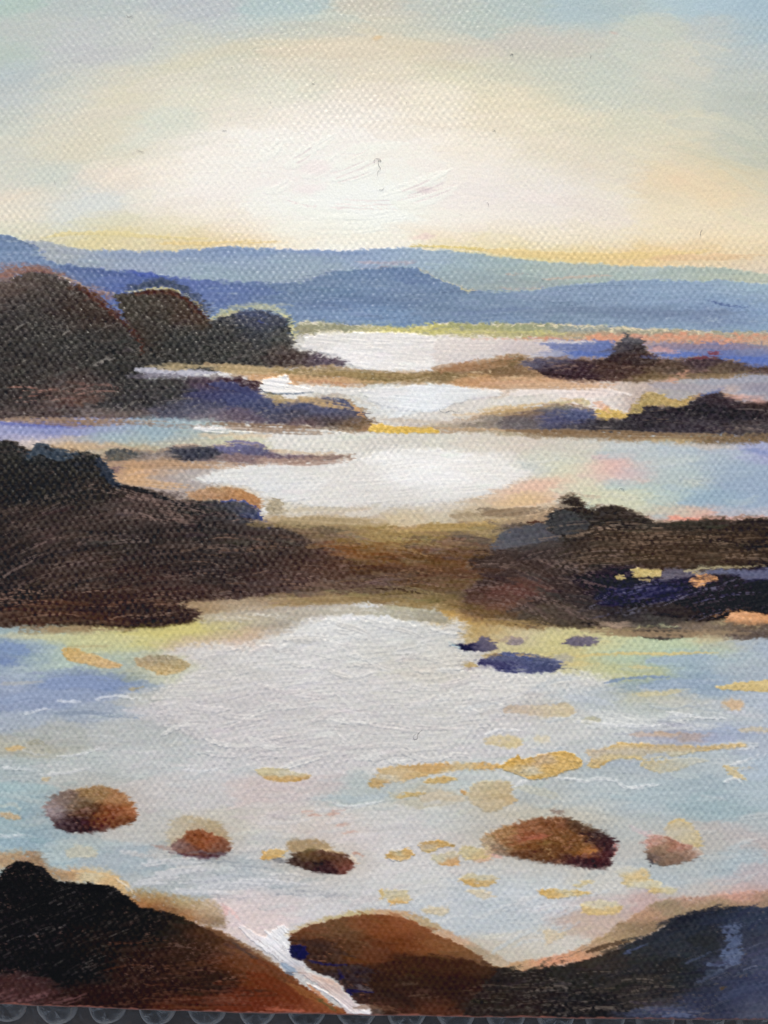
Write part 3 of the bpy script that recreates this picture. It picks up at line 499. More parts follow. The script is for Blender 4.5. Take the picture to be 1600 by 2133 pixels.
# islands on the right
reg('painted_islet', [(1088,754),(1120,748),(1160,747),(1200,749),(1240,750),(1265,745),(1285,738),(1288,722),(1300,714),(1325,717),(1340,725),(1347,738),(1380,748),(1430,749),(1480,745),(1520,753),(1560,760),(1640,764),(1930,770),(1930,800),(1600,778),(1500,782),(1400,786),(1340,795),(1250,792),(1160,788),(1120,776)],
    [(1100,756,90,86,105),(1150,758,82,76,94),(1150,772,62,46,52),(1180,770,60,42,48),(1300,770,74,54,50),(1290,725,84,84,94),(1320,750,66,48,44),(1400,770,90,72,60),(1350,785,110,88,64),(1450,755,72,56,60),(1550,770,84,68,62),(1500,775,100,82,66)],
    halo=((166,130,98), 9, .7), f=2, e=3.5, st=12, sx=20, sy=7, sL=26, sT=2.0, line=((138,108,96),.13,1.8,22), gloss=.3)
reg(None, [(1262,750),(1276,734),(1284,716),(1296,706),(1306,694),(1314,704),(1330,700),(1340,712),(1338,726),(1356,742),(1372,752),(1330,760)], [(1306,706,84,82,88),(1290,726,66,62,70),(1325,730,58,48,48),(1300,748,56,42,42),(1350,748,66,52,46)], f=2.5, e=3.5, st=12, sx=14, sy=7, h=1); blob(1325,702,10,4,(205,140,120),.7); blob(1308,696,4,6,(80,80,80),.6)
stroke([(1276,738),(1310,722),(1340,722)], 9, (78,72,76), al=.7, dry=.5); stroke([(1290,752),(1320,735),(1345,742)], 10, (66,50,46), al=.8, dry=.3)
stroke([(1120,776),(1180,784),(1260,792),(1300,790)], 4, (44,26,32), al=.8, dry=.4)
stroke([(1340,790),(1400,786),(1500,782),(1600,778)], 10, (132,108,76), al=.7, dry=.45)
for p in [(1418,782,10,5),(1395,792,8,4),(1432,774,6,3),(1405,795,6,3)]: blob(*p, (206,148,120), .7)
stroke([(1440,748),(1470,744),(1500,746)], 7, (112,52,64), al=.8, dry=.4); stroke([(1478,735),(1505,737)], 5, (130,60,66), al=.9, dry=.3)
stroke([(1350,800),(1420,806),(1500,808),(1600,800)], 14, (164,156,164), al=.7, dry=.35)
stroke([(1000,856),(1060,848),(1120,842),(1160,836)], 6, (208,176,126), al=.8, dry=.35)
reg('painted_islet', [(760,892),(900,886),(1000,869),(1060,860),(1120,850),(1170,843),(1220,850),(1240,863),(1258,874),(1300,869),(1340,846),(1380,848),(1420,846),(1440,836),(1470,822),(1500,816),(1520,828),(1560,838),(1620,832),(1930,830),(1930,915),(1500,907),(1400,907),(1300,903),(1200,900),(1100,897),(1000,893),(900,897)],
    [(800,888,196,170,130),(900,888,176,160,138),(1000,878,146,132,118),(1080,880,106,98,100),(1100,858,130,104,84),(1150,870,82,82,115),(1180,865,76,86,134),(1200,885,72,68,80),(1260,885,60,56,60),(1350,870,50,46,52),(1450,850,44,40,46),(1500,835,60,50,56),(1550,860,42,38,44),(1590,850,60,46,46),(1450,890,64,57,64),(1590,890,72,64,66),(1160,850,120,112,100)],
    halo=((166,130,98), 9, .7), f=2.5, e=4, st=12, sx=26, sy=8, sL=40, sT=2.0, ang=-2, line=((128,116,112),.12,1.7,40), gloss=.3)
reg(None, [(960,892),(1100,901),(1250,906),(1400,908),(1640,905),(1640,920),(1500,924),(1350,920),(1200,913),(1100,909),(1000,902)], [(1000,896,168,150,120),(1200,908,130,105,76),(1500,914,120,98,72),(1400,918,176,150,110),(1300,912,150,120,84)], f=3, e=4, st=14, sx=24, sy=5, sL=40, cover=.85)
stroke([(1150,838),(1200,834),(1230,846)], 10, (196,176,120), al=.7, dry=.45); stroke([(1170,830),(1210,836)], 6, (214,170,130), al=.6)
reg('painted_gold_patch', [(1240,855),(1262,848),(1290,856),(1310,862),(1300,872),(1280,870),(1262,876),(1248,868)], (208,172,92), f=2, e=3, h=1, cover=.9, st=14)
stroke([(1240,838),(1262,850),(1268,860)], 12, (226,170,140), al=.7)
reg('painted_ochre_hump', [(1310,862),(1325,838),(1345,818),(1380,822),(1400,832),(1430,828),(1445,822),(1436,840),(1415,848),(1390,846),(1350,846),(1330,858)], [(1340,830,176,150,100),(1390,838,178,152,96),(1420,838,200,165,100),(1330,850,180,156,96)], f=2, e=2.5, h=.9, st=14, ang=25, sL=20, line=((120,104,84),.2,2,24))
stroke([(1465,824),(1490,814),(1510,808)], 5, (90,112,180), al=.8)
blob(1560,830,34,6,(222,166,150),.8,4); blob(1520,812,18,6,(196,170,160),.6); blob(1230,818,40,8,(236,214,206),.6); blob(1590,808,30,8,(140,132,150),.6)
stroke([(905,892),(1000,894),(1100,899)], 5, (196,160,122), al=.7, dry=.4)
reg('painted_gold_patch', [(768,889),(785,884),(810,886),(860,889),(900,892),(912,897),(900,902),(860,901),(820,903),(780,901),(770,896)], (226,184,84), f=1.5, e=3, h=1.0, st=12, cover=.95)
stroke([(800,872),(860,878),(960,880),(1020,874)], 9, (196,180,164), al=.7, dry=.4); stroke([(940,864),(1000,862),(1060,850)], 5, (220,190,150), al=.7)

# small reef, upper left water
reg('painted_reef', [(225,946),(270,939),(320,941),(370,932),(420,930),(470,929),(500,922),(530,926),(555,935),(580,945),(640,949),(720,950),(735,953),(700,957),(640,962),(560,966),(500,967),(400,964),(300,962),(230,960)],
    [(250,948,96,92,86),(320,950,136,124,118),(400,940,60,62,74),(410,950,52,54,66),(500,930,104,102,144),(540,938,96,94,125),(600,948,112,92,106),(680,952,128,104,96),(500,958,130,108,110),(330,962,180,146,116),(580,962,176,146,130),(450,962,150,128,120)],
    halo=((176,142,120), 7, .6), f=2, e=4, st=12, sx=20, sy=5, sL=40, sT=2, cover=.92)
stroke([(240,962),(330,968),(420,972),(520,968)], 9, (182,142,112), al=.6, dry=.5)
stroke([(560,938),(640,944),(735,946)], 6, (206,178,146), al=.7, dry=.45); stroke([(470,922),(500,919),(545,927)], 3, (110,108,160), al=.8)
stroke([(225,980),(250,978),(262,982)], 14, (112,86,98), al=.6, dry=.5); blob(285,985,20,18,(214,166,116),.7)

# ------- the two dark shores and the brown flat between them
reg('painted_mudflat', [(540,1090),(600,1078),(680,1085),(760,1088),(820,1098),(870,1103),(930,1096),(1000,1090),(1060,1084),(1120,1074),(1160,1090),(1160,1290),(1010,1296),(965,1280),(940,1262),(860,1255),(780,1252),(650,1258),(500,1268),(400,1280),(380,1240),(420,1180)],
    [(600,1085,176,152,112),(700,1092,172,146,98),(800,1100,172,146,96),(880,1098,200,164,92),(900,1088,188,164,114),(960,1096,166,146,96),(1000,1092,146,128,92),(1080,1084,160,134,106),(800,1120,148,120,72),(900,1112,140,116,72),(960,1120,140,116,76),(700,1108,130,108,78),(640,1118,104,86,66),(700,1140,124,92,60),(760,1150,128,82,44),(800,1160,114,74,44),(900,1150,106,76,50),(960,1160,96,64,42),(700,1180,74,52,46),(850,1190,88,60,44),(960,1180,104,68,42),(920,1210,100,72,52),(700,1210,80,60,54),(800,1220,90,70,60),(620,1200,66,52,48),(620,1225,86,72,68),(950,1240,112,90,60),(1000,1262,112,84,58),(800,1245,142,120,80),(700,1248,148,122,84),(600,1252,142,116,86),(900,1250,126,106,64),(500,1262,170,148,120),(420,1270,165,138,105),(550,1275,176,160,140),(1000,1285,140,104,62),(860,1262,150,134,96)],
    halo=((172,146,112), 10, .6), f=3.5, e=5, st=10, sx=34, sy=11, sL=70, sT=2.4, line=((150,118,92),.10,2,50), h=.6)
stroke([(590,1086),(680,1080),(780,1088),(860,1100)], 16, (178,154,116), al=.6, dry=.4); stroke([(840,1102),(900,1100),(990,1092),(1060,1080)], 9, (204,164,88), al=.65, dry=.4)
stroke([(640,1092),(700,1104),(750,1120),(785,1150)], 9, (128,116,96), al=.6, dry=.5); stroke([(650,1100),(720,1122),(770,1152)], 14, (90,72,62), al=.55, dry=.5)
stroke([(640,1130),(720,1145),(800,1168)], 16, (122,72,36), al=.6, dry=.4); stroke([(1000,1060),(1060,1068),(1120,1062),(1180,1050)], 12, (108,92,76), al=.6, dry=.45)
stroke([(940,1076),(1020,1070),(1110,1062)], 12, (150,128,98), al=.6, dry=.45); stroke([(560,1262),(700,1254),(860,1262)], 8, (168,140,92), al=.6, dry=.5)
reg('painted_tide_wash', [(800,1262),(830,1255),(870,1258),(905,1268),(930,1285),(940,1296),(900,1298),(840,1290),(800,1282),(700,1280),(620,1290),(560,1300),(430,1312),(430,1290),(560,1276),(700,1266)], [(880,1275,164,156,136),(820,1270,176,170,150),(700,1275,184,176,160),(520,1292,186,174,150),(600,1285,178,168,152)], f=3, e=4, st=8, cover=.9, line=((214,210,200),.22,2.2,70), h=.7, ang=4)
reg('painted_left_shore', [(-330,905),(0,914),(20,920),(45,933),(70,938),(90,930),(110,938),(140,941),(170,941),(200,948),(218,965),(232,988),(246,1010),(290,1018),(330,1030),(370,1045),(400,1041),(440,1042),(480,1045),(510,1048),(535,1064),(546,1082),(560,1092),(600,1100),(650,1122),(700,1150),(760,1180),(720,1205),(640,1225),(560,1240),(460,1248),(370,1256),(395,1266),(416,1277),(400,1293),(345,1306),(290,1311),(200,1306),(100,1304),(0,1308),(-330,1320)],
    [(-100,1100,52,46,44),(50,960,54,50,44),(150,975,52,49,43),(100,942,62,72,84),(60,1000,46,43,39),(200,1020,52,48,45),(300,1055,98,80,76),(250,1050,80,67,62),(100,1100,74,62,58),(50,1150,58,50,48),(150,1180,80,64,58),(250,1120,72,62,58),(400,1080,58,53,51),(500,1070,70,70,76),(450,1120,53,49,47),(550,1120,68,58,53),(600,1150,62,51,47),(350,1150,63,52,49),(450,1180,56,47,45),(550,1190,66,50,47),(600,1210,80,62,58),(640,1170,78,56,48),(700,1175,88,62,50),(300,1230,78,56,48),(200,1260,72,52,44),(300,1290,62,45,39),(100,1290,84,62,50),(0,1240,52,44,43),(350,1260,68,50,44),(0,1300,98,76,66),(360,1225,84,62,58)],
    halo=((120,98,78), 10, .7), f=2.2, e=4, st=11, sx=42, sy=20, sL=34, sT=2.2, ang=-12, h=1.0, line=((142,112,102),.12,1.7,24), gloss=.32, wv=.55)
for i in range(46):     # the long combed pulls of the left shore
    a = rr.uniform(0, 560); b = 1060 + rr.uniform(0, 170) + (560 - a)*0.0; l = rr.uniform(90, 200)
    c3 = [(58,50,48),(46,42,42),(84,66,62),(70,56,52),(60,52,50),(96,78,72)][rr.randint(6)]
    t = -22 + a*0.055 + rr.uniform(-4, 4); t = math.radians(t)
    stroke([(a - l/2*math.cos(t), b - l/2*math.sin(t) + 6), (a, b), (a + l/2*math.cos(t), b + l/2*math.sin(t) + 4)], rr.uniform(6, 16), c3, al=.6, dry=.5, h=1.0, st=12)
for i in range(40):
    a = rr.uniform(0, 360); b = rr.uniform(1250, 1300) ; l = rr.uniform(50, 130)
    stroke([(a - l/2, b - 3), (a, b), (a + l/2, b + 2)], rr.uniform(3, 8), [(70,44,34),(98,62,46),(52,40,38),(120,86,68)][rr.randint(4)], al=.6, dry=.55, h=.8, st=12)
for i in range(26):
    a = rr.uniform(20, 210); b = rr.uniform(960, 1050); l = rr.uniform(40, 90); t = math.radians(-4 + rr.uniform(-6, 6))
    stroke([(a - l/2, b), (a, b - 3), (a + l/2, b + 2)], rr.uniform(6, 12), [(48,45,40),(58,54,48),(42,39,36)][rr.randint(3)], al=.55, dry=.5, h=1, st=9)
dabs(16, (260,380), (1030,1075), [(112,90,84),(70,58,56),(92,74,70)], L=(40,100), w=(4,9), al=.6, ang=8, dry=.55, spread=5)
stroke([(62,950),(80,934),(96,938),(112,946),(140,948),(160,944)], 24, (58,70,84), 'painted_slate_boulder', al=.92, dry=.2, h=1.2)
stroke([(206,958),(218,978),(236,1004),(252,1014)], 20, (54,64,82), al=.9, dry=.2, h=1)
stroke([(248,1012),(300,1022),(350,1042),(420,1062)], 9, (34,33,37), al=.95, dry=.1, h=1.2); stroke([(90,930),(104,936),(112,942)], 4, (36,36,38), al=.9)
stroke([(226,946),(250,938),(286,946)], 9, (70,74,78), al=.8, dry=.35); stroke([(0,918),(30,926),(60,940)], 8, (46,42,40), al=.8)
stroke([(175,1106),(210,1108),(248,1112)], 3, (28,24,24), al=.8); 
reg('painted_rust_mound', [(388,1030),(410,1020),(450,1015),(490,1016),(520,1024),(540,1040),(548,1056),(535,1060),(510,1046),(480,1042),(440,1040),(405,1042)], [(400,1032,190,150,115),(450,1024,172,142,106),(500,1030,186,128,78),(535,1048,176,124,84),(440,1036,165,112,78)], f=2.5, e=3, st=14, cover=.9, h=.6)
reg('painted_blue_rimmed_stone', [(462,1046),(490,1044),(515,1050),(535,1063),(546,1084),(520,1080),(490,1068),(468,1058)], [(480,1052,66,66,74),(510,1064,74,76,84),(535,1075,58,66,110)], f=1.5, e=1.5, st=9, h=1.2, ang=20)
stroke([(464,1044),(495,1043),(520,1050),(538,1062),(545,1080)], 3.5, (60,78,160), al=.95, dry=.05, h=1); stroke([(542,1066),(546,1082),(548,1090)], 6, (46,60,140), al=.8); stroke([(558,1100),(565,1092)], 4, (44,56,120), al=.8)
reg('painted_tan_stone', [(556,1055),(562,1042),(574,1038),(588,1044),(594,1060),(588,1070),(570,1072),(556,1066)], (172,158,132), f=2.5, e=3, st=12, h=.8)
stroke([(552,1056),(550,1066),(556,1072)], 6, (222,222,222), al=.9); stroke([(590,1066),(650,1060),(730,1062)], 10, (196,182,156), al=.6)

reg('painted_right_shore', [(975,1165),(1010,1155),(1050,1140),(1085,1128),(1130,1115),(1140,1095),(1145,1075),(1165,1056),(1180,1037),(1192,1032),(1206,1040),(1218,1052),(1236,1062),(1260,1055),(1282,1053),(1305,1060),(1325,1070),(1350,1081),(1365,1088),(1420,1086),(1480,1081),(1530,1086),(1560,1081),(1640,1080),(1930,1080),(1930,1290),(1600,1289),(1500,1291),(1400,1300),(1300,1308),(1200,1307),(1100,1300),(1020,1292),(975,1272),(965,1250),(975,1225),(1000,1200),(985,1185)],
    [(1190,1045,44,38,34),(1150,1080,60,60,62),(1200,1090,54,48,44),(1290,1075,52,44,40),(1350,1085,54,48,44),(1100,1140,80,72,70),(1000,1170,72,58,52),(1450,1090,56,49,43),(1550,1095,53,43,36),(1300,1130,68,54,44),(1400,1150,70,54,42),(1250,1150,68,56,50),(1500,1160,68,54,43),(1590,1150,46,39,33),(1100,1180,70,54,50),(1020,1180,68,52,48),(1200,1180,66,56,52),(1100,1230,100,66,60),(1060,1250,106,70,60),(1020,1225,84,60,52),(1200,1230,56,47,51),(1250,1215,36,29,46),(1300,1220,31,25,48),(1400,1230,33,29,50),(1500,1225,42,36,48),(1580,1220,30,24,45),(1450,1260,37,27,23),(1550,1260,27,21,25),(1150,1270,82,70,60),(1250,1270,60,53,56),(1350,1275,56,53,56),(1100,1290,96,80,62),(1000,1280,125,95,60),(1200,1300,86,74,64),(1380,1290,90,82,78),(1900,1200,40,34,40)],
    halo=((110,90,72), 9, .6), f=2, e=3.5, st=10, sx=30, sy=13, sL=60, sT=2.2, ang=0, h=1.0, line=((140,112,100),.11,1.7,44), gloss=.3, wv=.45)
reg('painted_slate_slope', [(1020,1150),(1028,1128),(1040,1112),(1065,1099),(1110,1092),(1136,1090),(1142,1108),(1165,1114),(1175,1120),(1120,1132),(1060,1142)], [(1050,1120,84,86,94),(1100,1105,80,80,88),(1140,1115,76,74,80),(1050,1140,90,88,94)], f=2, e=2, st=8, h=.8, ang=-14)
stroke([(930,1120),(980,1122),(1030,1132)], 14, (92,80,74), al=.85, dry=.3, h=.8); stroke([(882,1152),(910,1146),(932,1150)], 13, (94,82,78), al=.7, dry=.4); stroke([(960,1136),(1000,1134),(1030,1146)], 13, (88,72,66), al=.7, dry=.35); stroke([(1030,1108),(1060,1098),(1120,1090)], 7, (66,58,52), al=.8, dry=.35)
stroke([(1100,1090),(1120,1088),(1136,1092)], 5, (76,46,36), al=.9)
def lobe(name, P, c3, rim=(30,27,25), ang=0):
    reg(name, P, c3, f=1.6, e=1.8, st=8, h=1.4, ang=ang, sL=40, sT=2.2, gloss=.3, line=((110,100,94),.06,1.6,30))
lobe('painted_dark_boulder', [(1170,1075),(1166,1060),(1178,1040),(1190,1032),(1202,1040),(1216,1052),(1230,1064),(1218,1070),(1200,1068)], (48,40,35), ang=60)
lobe('painted_dark_boulder', [(1136,1092),(1138,1078),(1152,1064),(1170,1062),(1195,1066),(1210,1078),(1225,1090),(1222,1104),(1200,1112),(1170,1114),(1148,1110)], (62,62,64), ang=-20)
lobe('painted_dark_boulder', [(1232,1068),(1245,1058),(1262,1054),(1284,1053),(1305,1060),(1318,1068),(1330,1074),(1340,1082),(1310,1082),(1270,1080),(1245,1080)], (56,48,43), ang=8)
lobe('painted_dark_boulder', [(1228,1090),(1250,1082),(1290,1080),(1330,1080),(1356,1090),(1350,1104),(1300,1098),(1262,1096),(1232,1102)], (54,48,44), ang=6)
for pts in [[(1175,1062),(1184,1048),(1195,1042)],[(1140,1085),(1152,1070),(1170,1066)],[(1222,1100),(1260,1086),(1310,1082)],[(1250,1056),(1262,1070),(1290,1066)],[(1140,1084),(1150,1096),(1146,1108)],[(1225,1100),(1280,1092),(1340,1100)],[(1190,1072),(1200,1062),(1216,1058)]]:
    stroke(pts, 3, (28,26,26), al=.6, h=.1)
stroke([(1350,1094),(1400,1098),(1460,1092),(1540,1086)], 16, (62,58,52), al=.6, dry=.4, h=.9); stroke([(1540,1090),(1570,1084),(1600,1086)], 12, (44,38,32), al=.8, dry=.3); stroke([(1215,1054),(1232,1060)], 4, (214,212,208), al=.7); stroke([(1240,1058),(1262,1050),(1280,1052)], 2.5, (222,212,204), al=.6)
for i in range(60):     # combed arcs in the right shore
    a = rr.uniform(1260, 1600); b = rr.uniform(1102, 1176); l = rr.uniform(80, 190)
    stroke([(a - l/2, b + rr.uniform(-2,3)), (a, b), (a + l/2, b + rr.uniform(-3,3))], rr.uniform(5, 12), [(70,54,43),(58,46,38),(82,64,50),(62,50,42)][rr.randint(4)], al=.5, dry=.5, h=1.1, st=14)
for (pts, w, c3) in [([(985,1172),(1000,1160),(1050,1158),(1100,1168),(1150,1200),(1220,1240)],26,(68,54,50)),([(1000,1180),(1060,1168),(1110,1184),(1170,1222)],16,(80,64,58)),([(1040,1196),(1100,1192),(1160,1218),(1230,1246)],18,(74,58,54)),
   ([(1080,1160),(1140,1150),(1190,1142),(1220,1130)],18,(70,58,54)),([(1195,1170),(1215,1145),(1250,1128),(1300,1124)],20,(64,54,48)),([(1210,1190),(1230,1160),(1270,1142),(1340,1136)],20,(74,58,48)),
   ([(1060,1270),(1120,1250),(1200,1246),(1260,1262)],22,(66,56,54)),([(1080,1285),(1150,1272),(1230,1276),(1300,1290)],18,(86,74,66)),([(1010,1265),(1060,1262),(1110,1248)],14,(120,82,66)),([(1020,1240),(1060,1226),(1110,1232)],24,(112,70,62)),([(1130,1210),(1180,1216),(1220,1240)],16,(62,50,48)),
   ([(1000,1215),(1050,1205),(1090,1215)],18,(62,50,50)),([(960,1200),(1000,1190),(1050,1188)],12,(80,54,42))]:
    stroke(pts, w, c3, al=.7, dry=.45, h=1.2, st=14, nb=w/2.2)
reg('painted_night_blue_bank', [(1235,1206),(1260,1200),(1290,1206),(1330,1208),(1380,1204),(1420,1198),(1460,1200),(1520,1204),(1545,1198),(1560,1210),(1640,1200),(1930,1200),(1930,1285),(1600,1282),(1530,1275),(1490,1280),(1450,1284),(1380,1284),(1330,1266),(1280,1262),(1240,1250),(1250,1225)],
    [(1260,1215,34,28,44),(1290,1235,30,26,56),(1340,1215,30,24,48),(1380,1235,34,32,60),(1430,1230,34,30,50),(1480,1225,40,34,46),(1540,1225,38,30,32),(1580,1220,30,24,46),(1450,1260,38,28,24),(1380,1265,40,34,34),(1550,1260,28,22,24),(1590,1250,32,24,22)], f=2, e=3, st=8, sx=24, sy=11, h=1.3, ang=-12, sL=40, gloss=.4, line=((84,84,110),.10,1.7,40))
for pts in [[(1325,1250),(1380,1232),(1440,1222)],[(1330,1242),(1370,1226),(1410,1214)],[(1330,1232),(1380,1216)],[(1350,1256),(1410,1242),(1450,1236)],[(1270,1226),(1310,1236),(1325,1244)]]:
    stroke(pts, 8, (46,46,84), al=.6, dry=.55, h=1.3, st=14, nb=4)
reg('painted_slate_slope', [(1376,1190),(1400,1184),(1440,1188),(1500,1186),(1560,1186),(1640,1184),(1640,1206),(1560,1206),(1530,1198),(1490,1196),(1440,1200),(1400,1208),(1376,1212)], [(1400,1198,96,90,104),(1500,1192,98,102,130),(1590,1194,92,94,124)], f=2, e=2.5, st=10, h=.9)
stroke([(1424,1190),(1470,1184),(1540,1180),(1610,1180)], 6, (178,164,124), al=.85, dry=.35); stroke([(1440,1194),(1480,1190)], 4, (196,170,110), al=.8)
reg('painted_gold_patch', [(1314,1186),(1330,1183),(1360,1184),(1377,1188),(1376,1198),(1362,1204),(1340,1202),(1322,1203),(1316,1196)], (196,172,108), f=1.5, e=2, st=14, h=1.4, ang=-4)
reg('painted_gold_patch', [(1284,1198),(1296,1195),(1301,1202),(1296,1209),(1285,1208)], (198,174,108), f=1.3, e=1.5, st=12, h=1.2)
stroke([(1332,1206),(1350,1208),(1362,1206)], 4, (190,166,110), al=.8); stroke([(1300,1200),(1320,1190)], 10, (84,76,86), al=.5)
reg('painted_orange_patch', [(1440,1212),(1444,1202),(1456,1197),(1474,1196),(1492,1204),(1484,1212),(1470,1214),(1462,1222),(1450,1222)], (222,158,104), f=1.2, e=1.4, st=12, h=1.6)
stroke([(1452,1204),(1468,1200),(1488,1204)], 5, (120,80,56), al=.7, dry=.5)
reg('painted_orange_patch', [(1510,1290),(1516,1280),(1536,1274),(1560,1274),(1640,1284),(1640,1302),(1560,1302),(1520,1300)], [(1530,1284,222,160,112),(1590,1294,214,150,102)], f=1.5, e=1.6, st=12, h=.8)
stroke([(1430,1290),(1470,1292),(1500,1284),(1520,1272),(1560,1270),(1610,1282)], 5, (34,26,26), al=.95, dry=.1, h=1.2); stroke([(1490,1284),(1516,1272),(1560,1272)], 2.4, (214,150,90), al=.8)
stroke([(1210,1298),(1240,1300),(1270,1308),(1320,1306)], 4, (34,30,32), al=.9, dry=.1); blob(1285,1302,34,5,(196,164,140),.8); stroke([(1340,1268),(1400,1268),(1460,1290),(1420,1300),(1350,1296)], 22, (66,60,60), al=.55, dry=.45, h=1)
reg(None, [(1400,1300),(1500,1296),(1560,1300),(1640,1302),(1640,1330),(1560,1328),(1500,1326),(1440,1320)], [(1430,1306,118,100,88),(1540,1314,108,90,78),(1600,1316,100,84,74),(1500,1324,150,132,110)], f=4, e=4, st=12, cover=.85)
oval('painted_offshore_stone', 1318,1306,1434,1331, [(1340,1314,62,56,56),(1400,1320,78,72,70)], st=14, h=1, cover=.95, line=((120,108,96),.2,1.8,30))
oval('painted_offshore_stone', 1508,1312,1610,1330, (96,82,76), st=14, h=.8, cover=.85, f=4)
oval('painted_offshore_stone', 1176,1325,1252,1345, [(1200,1332,108,98,118),(1230,1338,122,114,134)], st=10, h=1, cover=.97)
oval('painted_offshore_stone', 1055,1326,1098,1344, (150,136,142), st=12, h=.8, cover=.7)
reg('painted_offshore_stone', [(940,1340),(960,1343),(985,1338),(1000,1328),(1012,1326),(1022,1334),(1036,1344),(1028,1355),(1000,1356),(975,1358),(962,1350)], [(965,1346,30,28,70),(1000,1345,92,86,116),(1020,1340,104,96,118),(975,1352,24,22,66)], f=1.5, e=3, st=10, sx=12, sy=6, h=1)
stroke([(938,1340),(950,1344),(960,1350)], 3, (120,180,205), al=.8)
oval('painted_offshore_stone', 1000,1360,1168,1400, [(1010,1390,28,22,96),(1030,1380,80,78,124),(1060,1370,96,96,120),(1060,1392,52,56,140),(1100,1385,76,86,146),(1140,1375,88,98,140),(1150,1390,60,66,130),(1080,1366,72,92,170)], st=12, h=1.4, ang=2, line=((150,150,160),.14,1.8,40))
stroke([(1050,1364),(1090,1364),(1120,1368),(1155,1372)], 4, (206,166,92), al=.7, dry=.5); stroke([(1050,1362),(1080,1366),(1108,1376)], 4, (64,86,180), al=.8); stroke([(1005,1366),(1040,1366)], 8, (176,140,80), al=.7, dry=.3)
oval('painted_gold_glint', 962,1378,990,1394, (186,152,90), st=12, cover=.9)
blob(1172,1374,14,10,(170,168,180),.6)

local_dabs(420, (0,1600), (1330,1950), -4, L=(25,80), w=(4,11), carry=50, lum=8, chroma=5, al=.6)
local_dabs(160, (0,1600), (690,1080), -3, L=(25,80), w=(4,9), carry=40, lum=7, chroma=5, al=.55, inside=ids('painted_sea','painted_bright_water'))
local_dabs(160, (0,620), (560,880), -24, L=(14,44), w=(3,7), carry=20, lum=13, chroma=4, al=.6, dry=.5, inside=ids('painted_headland','painted_shoal'))
local_dabs(160, (0,1600), (490,690), 1, L=(25,70), w=(4,10), carry=40, lum=6, chroma=4, al=.55, inside=ids('painted_blue_hills','painted_pale_ridge'))
local_dabs(260, (0,900), (930,1310), lambda a, b: -18 + a*.035, L=(30,90), w=(3,8), carry=30, lum=12, chroma=5, al=.6, dry=.5, inside=ids('painted_left_shore','painted_mudflat'))
local_dabs(240, (860,1600), (1060,1310), lambda a, b: 24*math.exp(-((a-1120)/120)**2)*(1 if b > 1180 else -1), L=(30,90), w=(3,8), carry=30, lum=12, chroma=5, al=.6, dry=.5, inside=ids('painted_right_shore','painted_mudflat','painted_night_blue_bank'))
local_dabs(120, (700,1600), (720,920), 0, L=(20,60), w=(3,6), carry=30, lum=11, chroma=6, al=.6, dry=.5, inside=ids('painted_islet','painted_ochre_spit'))
local_dabs(260, (560,1080), (1085,1270), 3, L=(40,110), w=(3,9), carry=60, lum=14, chroma=6, al=.65, dry=.5, inside=ids('painted_mudflat','painted_tide_wash'))
local_dabs(120, (640,1000), (1120,1220), 4, L=(40,110), w=(3,7), carry=90, lum=20, chroma=6, al=.6, dry=.6, inside=ids('painted_mudflat'))
smear(bbox(-14, 430, 1614, 1420), 9.0, 2.0, 3)
comb(60, (640,1060), (1120,1240), 3, [(60,42,34),(150,112,80),(74,50,38)], L=(60,140), w=(8,16), inside=ids('painted_mudflat'))
comb(40, (600,1400), (560,670), -1, [(140,164,204),(90,112,160)], L=(80,200), w=(10,20), al=(.25,.45), inside=ids('painted_blue_hills'))
for nm_, q_ in (('painted_left_shore', .80), ('painted_headland', .9), ('painted_right_shore', .9)):
    mk_ = np.isin(PID, list(ids(nm_)))
    COL[:] = np.where((mk_ & (COL.sum(-1) < 330))[..., None], COL*(1 - (1 - q_)*sst(620, 300, X) if nm_ != 'painted_right_shore' else q_ + 0*X)[..., None], COL)
for (a,b,c2,d,cc_) in [(300,762,460,762,(170,150,112)),(440,764,640,778,(176,150,108)),(620,782,900,788,(160,134,88)),(900,772,1090,748,(170,128,92)),(1000,800,1340,806,(198,158,122)),(560,832,620,838,(176,150,106)),(600,828,760,856,(186,152,104)),(0,876,400,886,(150,122,100)),(400,886,780,902,(136,108,86)),(960,896,1600,916,(136,108,78)),(1000,862,1180,842,(190,158,112)),(230,966,560,972,(178,142,110)),(560,964,740,958,(170,140,126)),(240,1000,420,1022,(190,150,110)),(560,1078,800,1092,(172,150,112)),(780,1100,1060,1094,(176,146,92)),(1000,1078,1140,1060,(140,116,90)),(560,1256,800,1252,(150,124,84)),(800,1252,980,1268,(150,124,80)),(980,1290,1180,1312,(168,136,84)),(1180,1312,1600,1322,(150,124,96)),(0,1312,330,1316,(160,134,100))]:
    for k_ in range(5):
        o_ = rl.uniform(-6, 6); u0 = rl.uniform(0, .4); u1 = rl.uniform(.6, 1)
        stroke([(a+(c2-a)*u0, b+(d-b)*u0+o_), (a+(c2-a)*(u0+u1)/2, b+(d-b)*(u0+u1)/2+o_+rl.uniform(-2,2)), (a+(c2-a)*u1, b+(d-b)*u1+o_)], rl.uniform(5, 12), np.array(cc_)+rl.uniform(-16,16), al=.6, dry=.55, h=.6, st=12)
comb(105, (0,560), (1040,1240), lambda a, b: -24 + a*.06, [(110,90,84),(128,104,96),(92,78,72)], inside=ids('painted_left_shore'), al=(.2,.5))
comb(51, (0,400), (1225,1305), -2, [(128,92,76),(150,116,98)], L=(60,140), w=(6,14), inside=ids('painted_left_shore'))
comb(30, (250,420), (1030,1090), 12, [(150,122,112),(120,100,94)], inside=ids('painted_left_shore'))
comb(60, (380,1000), (1120,1240), 4, [(136,104,86),(110,80,64)], L=(60,130), w=(6,16), inside=ids('painted_left_shore','painted_mudflat'))
